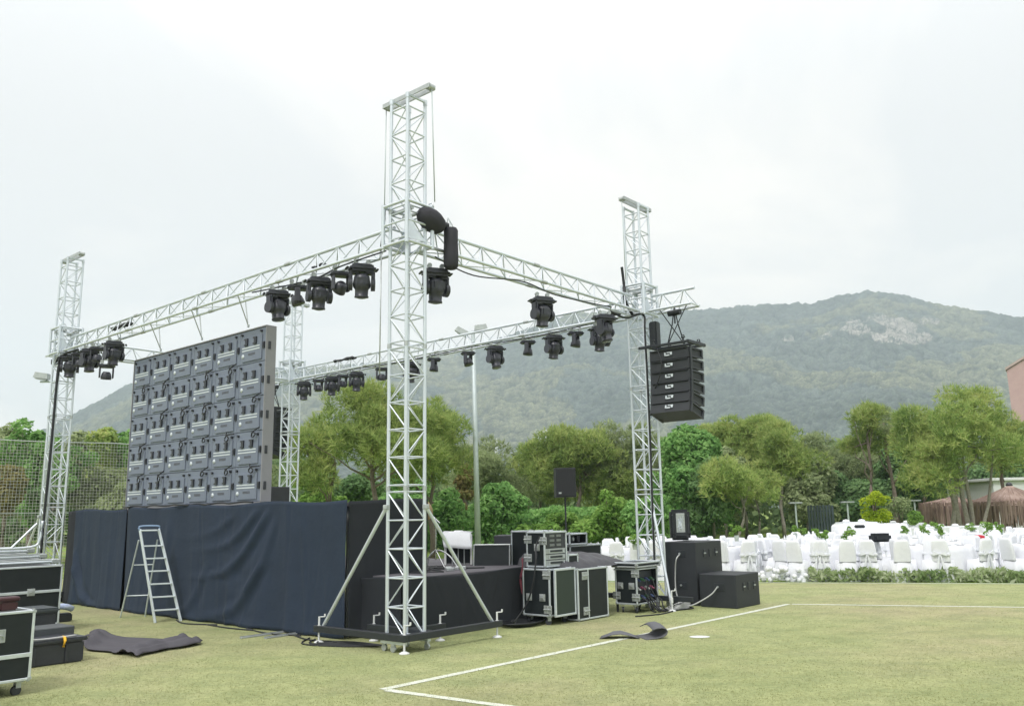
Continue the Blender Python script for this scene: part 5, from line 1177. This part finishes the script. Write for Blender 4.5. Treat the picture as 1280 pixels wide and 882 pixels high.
for ti, (r, c, p_) in enumerate(posi):
    where = '%s table, %s row' % (ORD[rank[ti]], ROWN[r])
    T = thing('banquet_table', 'round white clothed banquet table, %s from the left in the %s row' % (ORD[rank[ti]], ROWN[r]), 'table', p_, rng.uniform(0, 1), 'round white banquet tables')
    link('tablecloth', TC, T); link('tableware', plate, T)['kind'] = 'stuff'
    tocam = math.atan2(-p_.y, -p_.x)
    for k in range(8):
        a = tocam + k * PI / 4 + .12; q_ = p_ + Vector((math.cos(a), math.sin(a), 0)) * rng.uniform(1.02, 1.14)
        if (q_ - FA).dot(ey) < .25: continue
        C_ = thing('banquet_chair', 'white covered chair, %s seat, %s counted from the left' % (SIDE[k], where), 'chair', q_, 0, 'white covered banquet chairs'); C_.rotation_euler.z = a + PI / 2 + rng.uniform(-.35, .35)
        link('chair_cover', CM, C_)
        if rng.random() < .6: link('sash', SMH, C_)
# loose chairs either side of the gap in the near left corner
LC = [(-3.05, .75, .1), (-2.55, .7, -.2), (-2.05, .8, .25), (-1.5, .7, .05), (-1.02, .75, -.1), (-.5, .62, .5), (.72, .60, -.5), (1.2, .7, .1), (1.75, .62, .2), (-2.8, 1.6, .4), (-2.1, 1.7, .0), (-1.3, 1.6, 2.8), (-.6, 1.5, .9), (.9, 1.5, 2.2), (1.6, 1.5, .4), (2.3, .75, -.3), (2.9, .6, .2), (3.6, .7, 2.9), (-.1, 2.6, .2), (.4, 2.5, 1.2), (-.8, 2.5, .3)]
LC.sort(key=lambda q: (0 if q[1] < 1.2 else 1 if q[1] < 2.2 else 2, q[0])); lcn = {}
for i, (a_, b_, rz_) in enumerate(LC):
    rw = 0 if b_ < 1.2 else 1 if b_ < 2.2 else 2; lcn[rw] = lcn.get(rw, -1) + 1
    q_ = FA + ex * a_ + ey * b_
    C_ = thing('banquet_chair', '%s white chair from left in the %s of loose chairs by the border' % (ORD[lcn[rw]], ['nearest line', 'middle line', 'rear line'][rw]), 'chair', q_, math.atan2(ex.y, ex.x) + rz_, 'white chairs by the gap left of the border plants'); link('chair_cover', CM, C_)
    if i % 2: link('sash', SMH, C_)
def at_top(px, y, D, z): return Vector(((px - 637) / 1087 * D, D, z))
cps = [(912, 672, 20.9, .16, 'leafy posy standing high beside the subwoofers'), (1020, 676, 22.5, .15, 'posy with red blossom near the far left banquet tables'), (1049, 688, 21.2, .16, 'small posy in the middle of the banquet behind the left border plants'), (1121, 672, 25.5, .13, 'small posy behind the black bag in the banquet'), (1145, 675, 25.0, .17, 'taller loose posy in the middle of the banquet'), (1165, 683, 23, .15, 'round posy right of the middle of the banquet'), (1226, 689, 22, .19, 'large posy beside the red cloth'), (1205, 668, 27, .14, 'far small posy near the pine trunks'), (1242, 669, 27, .17, 'far posy beneath the reed parasol'), (785, 683, 21.0, .15, 'small posy seen between the truss tower and the mixing desk'), (985, 668, 26, .14, 'left posy of the far row'), (998, 669, 26, .13, 'second posy of the far row'), (1010, 672, 25, .13, 'third posy of the far row'), (1160, 664, 30, .16, 'posy in the far middle of the banquet')]
for (px, y, D, r, lb) in cps:
    D0 = D; z = max(.755, 1.65 - (y + 3 - hz(px)) / 1087 * D - .0)
    posy(B(px, D, min(z, .95) if z < 1.0 else .9), r, lb)
b = MB().path(smooth([Vector((-.16, 0, .03)), Vector((-.05, .02, .06)), Vector((.08, 0, .05)), Vector((.16, 0, .0))], 5), .06, 8); o = b.build('red_cloth', RED); o.location = B(1213, 22.2, .80); tag(o, 'bright red cloth beside the large posy on a banquet table', 'cloth')
b = MB(); b.box((0, 0, .10), (.46, .3, .2), None, .05); o = b.build('black_bag', CLOTH2); o.location = B(1090, 20.9, .84); o.rotation_euler = (0, 0, .2); tag(o, 'black bag hanging over a white chair behind the border plants', 'bag')
b = MB(); b.box((0, 0, .05), (.25, .2, .09), None, .02); o = b.build('black_box', BLK); o.location = B(1066, 25.5, 1.06); tag(o, 'small black box on top of the white covered stand in the banquet', 'box')
T = thing('covered_stand', 'tall stand under a white cloth in the middle of the banquet', 'covered stand', B(1078, 27.0)); 
b = MB(); n = 40; rows = []
for (rx, ry, z, rip) in ((.0, .0, 1.16, 0), (1.05, .4, 1.15, 0), (1.1, .44, 1.10, 0), (1.13, .46, .6, .012), (1.18, .5, .02, .02)): rows.append([Vector((math.copysign(abs(math.cos(a)) ** .3, math.cos(a)) * rx * (1 + rip * math.sin(a * 14)), math.copysign(abs(math.sin(a)) ** .5, math.sin(a)) * ry * (1 + rip * math.sin(a * 14)), z)) for a in [2 * PI * k / n for k in range(n)]])
b.add(sum(rows, []), [(i * n + k, i * n + (k + 1) % n, (i + 1) * n + (k + 1) % n, (i + 1) * n + k) for i in range(4) for k in range(n)], True); b.build('tablecloth', WHITE, T)
# far buffet and low wall
for (px, D, w, h, lb) in ((1105, 36, 2.6, 1.0, 'white clothed buffet table below the golden conifer'), (1062, 31, 1.3, 1.15, 'white clothed buffet table left of the golden conifer'), (1180, 34, 3.6, .88, 'long white clothed table in front of the reed parasols')):
    T = thing('buffet_table', lb, 'table', B(px, D), 0, 'white clothed buffet tables'); slab('tablecloth', (0, 0, h / 2), (w, .8, h), WHITE, T, .04)
    b = MB(); [b.lathe([(.0, .10), (.10, .08), (.14, .02), (.12, 0)], (x, 0, h), 10) for x in np.arange(-w / 2 + .3, w / 2 - .1, .55)]; b.build('dishes', mat('china', (.7, .72, .74), .25), T)
# ------------------------------------------------------------------ reed parasols
def parasol(px, D, ytop, yedge, ybot, wpx, label):
    P0 = B(px, D); h = zt(px, ytop, D); he = zt(px, yedge, D); hb_ = zt(px, ybot, D); R = wpx / 2 / 1087 * D
    T = thing('reed_parasol', label, 'parasol', P0, 0, 'reed parasols beyond the banquet'); bar('post', (0, 0, 0), (0, 0, h - .1), .08, BARK, T, 10)
    b = MB(); n = 56; prf = [(0.04, h), (R * .25, h - (h - he) * .30), (R * .6, h - (h - he) * .62), (R * .9, he + .03), (R, he - .12)]
    b.lathe(prf, n=n); b.build('thatch_roof', REED, T)
    b = MB().lathe([(.0, .16), (.10, .12), (.16, .0), (.12, -.05)], (0, 0, h - .02), 12); b.build('cap', BLKP, T)
    vs, fs = [], []; N_ = 1500
    for k in range(N_):
        a = rng.uniform(0, 2 * PI); rr = R * rng.uniform(.93, 1.02); z1_ = he - .02 + rng.uniform(-.08, .12); z0_ = hb_ + rng.uniform(0, 1) ** 1.2 * (he - hb_) * .8 + (.12 * math.sin(a * 9)); w = rng.uniform(.012, .03); tx, ty = -math.sin(a) * w, math.cos(a) * w; sw = rng.uniform(-.05, .05)
        c_ = (rr * math.cos(a), rr * math.sin(a)); b0 = len(vs); vs += [(c_[0] - tx, c_[1] - ty, z1_), (c_[0] + tx, c_[1] + ty, z1_), (c_[0] * 1.01 + sw + tx * .5, c_[1] * 1.01 + ty * .5, z0_), (c_[0] * 1.01 + sw - tx * .5, c_[1] * 1.01 - ty * .5, z0_)]; fs.append((b0, b0 + 1, b0 + 2, b0 + 3))
    me = bpy.data.meshes.new('fringe'); me.from_pydata(vs, [], fs); me.materials.append(leafmat('reed strands', (.15, .10, .085), (.32, .235, .20), (.48, .37, .33), .2)); o = link('fringe', me, T); o['kind'] = 'stuff'
    # strands lying on the roof
    vs, fs = [], []
    for k in range(900):
        a = rng.uniform(0, 2 * PI); f0 = rng.uniform(.1, .8); f1 = f0 + rng.uniform(.15, .3)
        def pt(f, da): rr = R * min(f, 1.0) ; zz = h - (h - he) * min(f, 1) ** .85 + .03; return (rr * math.cos(a + da), rr * math.sin(a + da), zz)
        w = .03 / (R * (f0 + .2)); b0 = len(vs); vs += [pt(f0, -w), pt(f0, w), pt(f1, w * .7), pt(f1, -w * .7)]; fs.append((b0, b0 + 1, b0 + 2, b0 + 3))
    me = bpy.data.meshes.new('thatch_strands'); me.from_pydata(vs, [], fs); me.materials.append(bpy.data.materials['reed strands']); o = link('thatch_strands', me, T); o['kind'] = 'stuff'
parasol(1186, 46, 620, 629, 660, 80, 'left reed parasol with a rounded top and long brown fringe')
parasol(1258, 42, 606, 628, 662, 100, 'right reed parasol with a pointed top and dark cap')
# ------------------------------------------------------------------ buildings
T = thing('pink_building', 'tall pink rendered building at the right edge with a sloping roofline', 'building', B(1273, 85, 0), -.58)
hL, hR = zt(1255, 462, 85), zt(1280, 449, 85); Xw = 12
b = MB(); b.prism([(0, 0), (Xw, 0), (Xw, hR + 3.0), (3.8, hR + 1.2), (0, hL)], 0, 9); b.build('wall', PINK, T)
for (x, z, w, h) in ((1.9, hL - 7.2, .5, 3.6), (5.6, hL - 7.2, 1.0, 3.2), (8.6, hL - 7.2, 1.0, 3.2), (5.6, hL - 13, 1.0, 3.2)):
    f = slab('window', (x + .3, -.06, z + 1.6), (w + .2, .12, h + .2), WPAINT, T, .01); p_ = slab('pane', (0, -.02, 0), (w, .12, h), mat('window glass', (.3, .36, .38), .1), f)
b = MB(); b.prism([(-.1, hL), (3.8, hR + 1.2), (3.8, hR + 1.45), (-.1, hL + .25)], -.15, 9.1); b.build('roof_edge', mat('pale coping', (.42, .34, .32), .8), T)
T = thing('white_house', 'low white flat roofed building behind the right reed parasol', 'building', B(1238, 50), -.05)
h = zt(1250, 601, 50); slab('wall', (4, 3, h / 2), (8, 6, h), WPAINT, T, .02); slab('roof_slab', (4, 3, h + .08), (8.4, 6.4, .18), WPAINT, T, .03)
for x in (1.2, 3.4, 5.6): f = slab('window', (x, -.03, h * .55), (.9, .08, 1.2), ALUD, T, .01); slab('pane', (0, -.03, 0), (.75, .08, 1.05), mat('window glass', (.3, .36, .38), .1), f)
T = thing('awning', 'white awning edge at the foot of the pink building', 'awning', B(1288, 80, 0), -.58); zz = zt(1275, 546, 80)
b = MB(); b.prism([(0, zz - 1.1), (6, zz + 1.5), (6, zz + 1.3), (0, zz - 1.4)], -3, 0); b.build('canopy', WPAINT, T); bar('post', (.2, -2.8, 0), (.2, -2.8, zz - 1.2), .08, WPAINT, T, 8)
def on_hill(azd, R):
    a = math.radians(azd); e_ = np.interp(azd, [p[0] for p in prof], [p[1] for p in prof]); return Vector((R * math.sin(a), R * math.cos(a), float(terr(np.array([[a]]), np.array([[float(R)]]), np.array([[e_]]))[0, 0])))
pp = on_hill(-1.15, 1000); T = thing('white_minaret', 'thin white tower at the foot of the wooded hill', 'tower', pp)
zt_ = zt(618, 549, 1000) - pp.z; bar('shaft', (0, 0, -2), (0, 0, zt_ - 1.5), 1.9, WPAINT, T, 10); b = MB().lathe([(1.8, zt_ - 6), (1.8, zt_ - 5), (1.0, zt_ - 4.6), (1.0, zt_ - 1.5), (0, zt_ + 1)], n=10); b.build('spire', WPAINT, T)
pp = on_hill(2.2, 1000); T = thing('hillside_house', 'small white house on the lower slope of the hill', 'house', pp)
zz = zt(675, 541, 1000) - pp.z; slab('wall', (0, 0, zz / 2 - 1), (22, 14, zz + 1), WPAINT, T, .1); b = MB().prism([(-12, zz - .5), (12, zz - .5), (7, zz + 2.2), (-7, zz + 2.2)], -8, 8); b.build('roof', WPAINT, T); slab('window', (-5, -7.05, zz - 3.2), (2, .1, 2), GATEM, T); slab('window', (5, -7.05, zz - 3.2), (2, .1, 2), GATEM, T)
# ------------------------------------------------------------------ trees
t = tree
t('pine_tree', 'large umbrella pine between the farthest tower and the nearest tower, showing a forked trunk', 'tree', 470, 30, 480, 212, 608, 'pine', L_PINE, lean=-.5, dens=1.35, ncl=60)
t('pine_tree', 'low pine beside the farthest tower with a leaning trunk', 'tree', 395, 33, 520, 90, 625, 'pine', L_PINE, dens=1.0, lean=.6)
t('pine_tree', 'pine tree behind the nearest tower, reaching right of it', 'tree', 535, 33, 498, 110, 620, 'pine', L_PINE, dens=1.0)
t('broadleaf_tree', 'round light green bush directly right of the nearest tower', 'bush', 556, 36, 596, 62, 668, 'broad', L_BROAD)
t('rusty_tree', 'rusty brown leaved bush between the green bushes', 'bush', 574, 37, 578, 30, 665, 'broad', L_RUST)
t('round_shrub', 'clipped round light green shrub behind the floodlight pole', 'bush', 621, 38, 607, 78, 668, 'broad', L_BROAD, dens=1.3)
t('pine_tree', 'grey green pine behind the floodlight pole', 'tree', 600, 48, 545, 120, 650, 'pine', L_GREY)
t('pine_tree', 'pine with a bare sloping trunk behind the pole speaker', 'tree', 712, 46, 532, 150, 640, 'pine', L_PINE, lean=.5, dens=1.2)
t('pine_tree', 'pine to the left of the right tower', 'tree', 775, 47, 528, 110, 640, 'pine', L_GREY)
t('hedge_bush', 'bright green bush behind the pole speaker', 'bush', 690, 36, 640, 95, 676, 'broad', L_BRIGHT, dens=1.2)
t('hedge_bush', 'bright green bush left of the right tower', 'bush', 752, 35, 612, 88, 680, 'broad', L_BRIGHT, dens=1.2)
t('hedge_bush', 'light green bush behind the foot of the right tower', 'bush', 812, 34, 615, 70, 684, 'broad', L_BROAD, dens=1.2)
t('broadleaf_tree', 'fresh green broadleaf tree right of the right tower', 'tree', 850, 42, 530, 120, 660, 'broad', L_BROAD, bark=BARKG, dens=1.0)
t('broadleaf_tree', 'dark dense tree behind the tall subwoofer', 'tree', 885, 40, 575, 90, 672, 'broad', L_DARK, bark=BARKG)
t('pine_tree', 'pale tall pine under the line array', 'tree', 925, 50, 510, 130, 640, 'pine', L_PINE2, bark=BARKG, dens=1.1)
t('pine_tree', 'layered pine with a slender trunk left of the blue grey fence', 'tree', 972, 44, 528, 105, 620, 'pine', L_PINE, bark=BARKG, dens=.9)
t('pine_tree', 'small pale pine in front of the layered pine', 'tree', 915, 38, 572, 95, 650, 'pine', L_PINE2, bark=BARKG, dens=.8, lean=.4)
t('pine_tree', 'small young pine with a thin trunk behind the first banquet chairs', 'tree', 940, 40, 590, 70, 640, 'pine', L_PINE, bark=BARKG, dens=.7)
t('pine_tree', 'dim pine deep in the gap above the blue grey fence', 'tree', 1020, 56, 545, 90, 650, 'pine', L_GREY)
t('broadleaf_tree', 'dark tree behind the blue grey fence', 'tree', 1040, 54, 580, 100, 662, 'broad', L_DARK)
t('tall_pine', 'tall pine with a bare reddish trunk and a small high crown', 'tree', 1088, 42, 505, 76, 568, 'pine', L_PINE, dens=.7, lean=-.1, ncl=14)
t('tall_pine', 'second bare trunked pine with a thin flat crown and dead branches', 'tree', 1118, 43, 508, 90, 560, 'pine', L_GREY, dens=.45, lean=-.5, ncl=12)
t('broadleaf_tree', 'dark green tree behind the bare pine trunks', 'tree', 1105, 52, 555, 120, 655, 'broad', L_DARK)
t('pine_tree', 'dark pine left of the big right hand pine', 'tree', 1150, 50, 545, 80, 650, 'broad', L_DARK)
BP = t('big_pine', 'big bushy pine standing in front of the reed parasols', 'tree', 1197, 38, 487, 140, 618, 'pine', L_PINE2, bark=BARKG, dens=1.35, ncl=56)
t('pine_tree', 'pine right of the big pine, below the pink building', 'tree', 1252, 44, 512, 80, 612, 'pine', L_PINE, dens=1.0)
for (px, y, w, b_, D, K_, M_, lb) in ((668, 548, 90, 645, 52, 'pine', L_PINE, 'pine seen between the floodlight pole and the pole speaker'), (742, 538, 90, 640, 54, 'pine', L_PINE2, 'pale pine rising behind the pole speaker to its right'), (815, 540, 90, 645, 53, 'pine', L_GREY, 'grey green pine directly behind the right tower'), (872, 520, 100, 650, 55, 'broad', L_BROAD, 'tall broadleaf tree just right of the line array'), (900, 545, 80, 660, 47, 'broad', L_GREY, 'olive green tree behind the small pale pine'), (1000, 565, 80, 660, 52, 'broad', L_GREY, 'grey olive tree above the blue grey fence'), (1060, 540, 90, 650, 55, 'pine', L_GREY, 'dull pine left of the bare trunked pines'), (1140, 520, 90, 645, 54, 'pine', L_PINE, 'pine between the bare trunks and the big pine'), (1290, 540, 110, 640, 56, 'broad', L_DARK, 'dark tree at the right picture edge under the pink building')):
    t('belt_tree', lb, 'tree', px, D, y, w, b_, K_, M_, bark=BARKG, dens=.9)
for (px, y, w, b_, D, K_, M_, lb) in ((392, 585, 70, 650, 36, 'broad', L_BRIGHT, 'bright shrub under the left side of the umbrella pine'), (440, 590, 80, 650, 40, 'broad', L_DARK, 'dark shrub behind the trunks of the umbrella pine'), (500, 588, 70, 660, 38, 'broad', L_BROAD, 'green shrub directly behind the nearest tower'), (860, 600, 90, 670, 44, 'broad', L_BROAD, 'green bush behind the small speaker on the subwoofers'), (1010, 600, 70, 660, 49, 'broad', L_GREY, 'olive shrub beside the blue grey fence')):
    t('garden_shrub', lb, 'bush', px, D, y, w, b_, K_, M_, dens=1.0, trunk=False)
t('golden_conifer', 'golden green conifer trimmed into round tiers beside the banquet', 'shrub', 1087, 34, 614, 36, 638, 'broad', L_YEL, trunk=True, dens=2.2, leafs=.045, ncl=8)
t('golden_conifer', 'lower tier of clipped golden conifer at its foot', 'shrub', 1084, 34, 634, 44, 662, 'broad', L_YEL, trunk=False, dens=2.2, leafs=.045, ncl=10)
t('column_shrub', 'bright green column shaped shrub left of the reed parasols', 'shrub', 1137, 34, 640, 20, 662, 'broad', L_BRIGHT, trunk=False, dens=2.5, leafs=.04, ncl=6)
t('young_tree', 'small light leaved tree between the golden conifer and the column shrub', 'tree', 1117, 35, 622, 42, 650, 'broad', L_GREY, dens=1.0, leafs=.05)
# extra trunks of the big pine
r0_ = B(1185, 38); 
for (dx, lx, r) in ((-.55, .35, .13), (-.15, -.25, .16), (.42, -.1, .12), (.75, .55, .09)):
    b = MB().path([Vector((dx, 0, -.05)), Vector((dx + lx * .2, .1, .8)), Vector((dx + lx * .7, 0, 1.7)), Vector((dx + lx * 1.3, .1, 3.0)), Vector((dx + lx * 1.8, 0, 4.6))], [r, r * .9, r * .8, r * .6, r * .3], 8); b.build('trunk', BARKG, BP)
for (px, y0, D) in ((1088, 505, 42), (1118, 508, 43)): pass
# left trees behind the netting
LT = [(0, 530, 100, 38, 'pale tree behind the rounded tree at the left picture edge'), (90, 526, 90, 39, 'tree in the second row right of the left tower'), (140, 533, 80, 40, 'second row tree between the left tower and the led wall'), (-30, 520, 95, 34, 'far left tree behind the netting, cut by the picture edge'), (28, 522, 90, 33, 'rounded tree behind the left end of the netting'), (62, 534, 66, 32, 'tree behind the left truss tower'), (118, 531, 80, 36, 'yellowish tree behind the netting right of the left tower'), (158, 528, 70, 36, 'tree behind the netting next to the led wall'), (210, 520, 90, 40, 'tree mostly hidden behind the left half of the led wall'), (300, 515, 110, 42, 'tree mostly hidden behind the right half of the led wall')]
for (px, y, w, D, lb) in LT: t('olive_tree', lb, 'tree', px, D, y, w, 668, 'broad', [L_GREY, L_PINE2, L_BROAD][px % 3] if px != 28 else L_BROAD, dens=.8, leafs=.10, group='trees behind the netting')
for (px, y, w, D, M_, lb) in ((5, 580, 60, 30, L_RUST, 'brownish bush low behind the netting at the picture edge'), (40, 600, 60, 31, L_DARK, 'dark bush low behind the netting beside the left tower'), (110, 572, 70, 33, L_GREY, 'olive bush behind the netting right of the left tower'), (150, 600, 60, 32, L_GREY, 'low bush behind the netting beside the led wall')):
    t('low_bush', lb, 'bush', px, D, y, w, 676, 'broad', M_, dens=.9, trunk=False, group='bushes behind the netting')
# undergrowth far behind everything: a continuous wood nobody could count
n = 52000; px_ = rng.uniform(-140, 1420, n); Dd = rng.uniform(58, 74, n); hmax = 3.4 + 3.6 * vnoise(px_ / 40, px_ * 0, 9); zz = hmax * rng.uniform(0, 1, n) ** .75
Pn = np.stack([(px_ - 637) / 1087 * Dd, Dd, zz + .1], -1); Nn = rng.normal(size=(n, 3)); Nn[:, 1] -= .8; Nn[:, 2] += .5; Nn /= np.linalg.norm(Nn, axis=1, keepdims=True)
V, F = leaf_quads(Pn, Nn, .26, .7); tag(link('woodland', np_mesh('woodland', V, F, L_WOOD)), 'dark wood closing the view behind the garden trees', 'woodland', kind='stuff')
# dense hedge line
n = 16000; px_ = rng.uniform(520, 880, n); Dd = rng.uniform(40, 42.5, n); zz = (1.7 + .5 * vnoise(px_ / 30, px_ * 0, 4)) * rng.uniform(0, 1, n) ** .8
Pn = np.stack([(px_ - 637) / 1087 * Dd, Dd, zz + .05], -1); Nn = rng.normal(size=(n, 3)); Nn[:, 1] -= .8; Nn[:, 2] += .4; Nn /= np.linalg.norm(Nn, axis=1, keepdims=True)
V, F = leaf_quads(Pn, Nn, .12, .6); tag(link('hedge', np_mesh('hedge', V, F, L_BROAD)), 'long green hedge behind the stage and the mixing desk', 'hedge', kind='stuff')
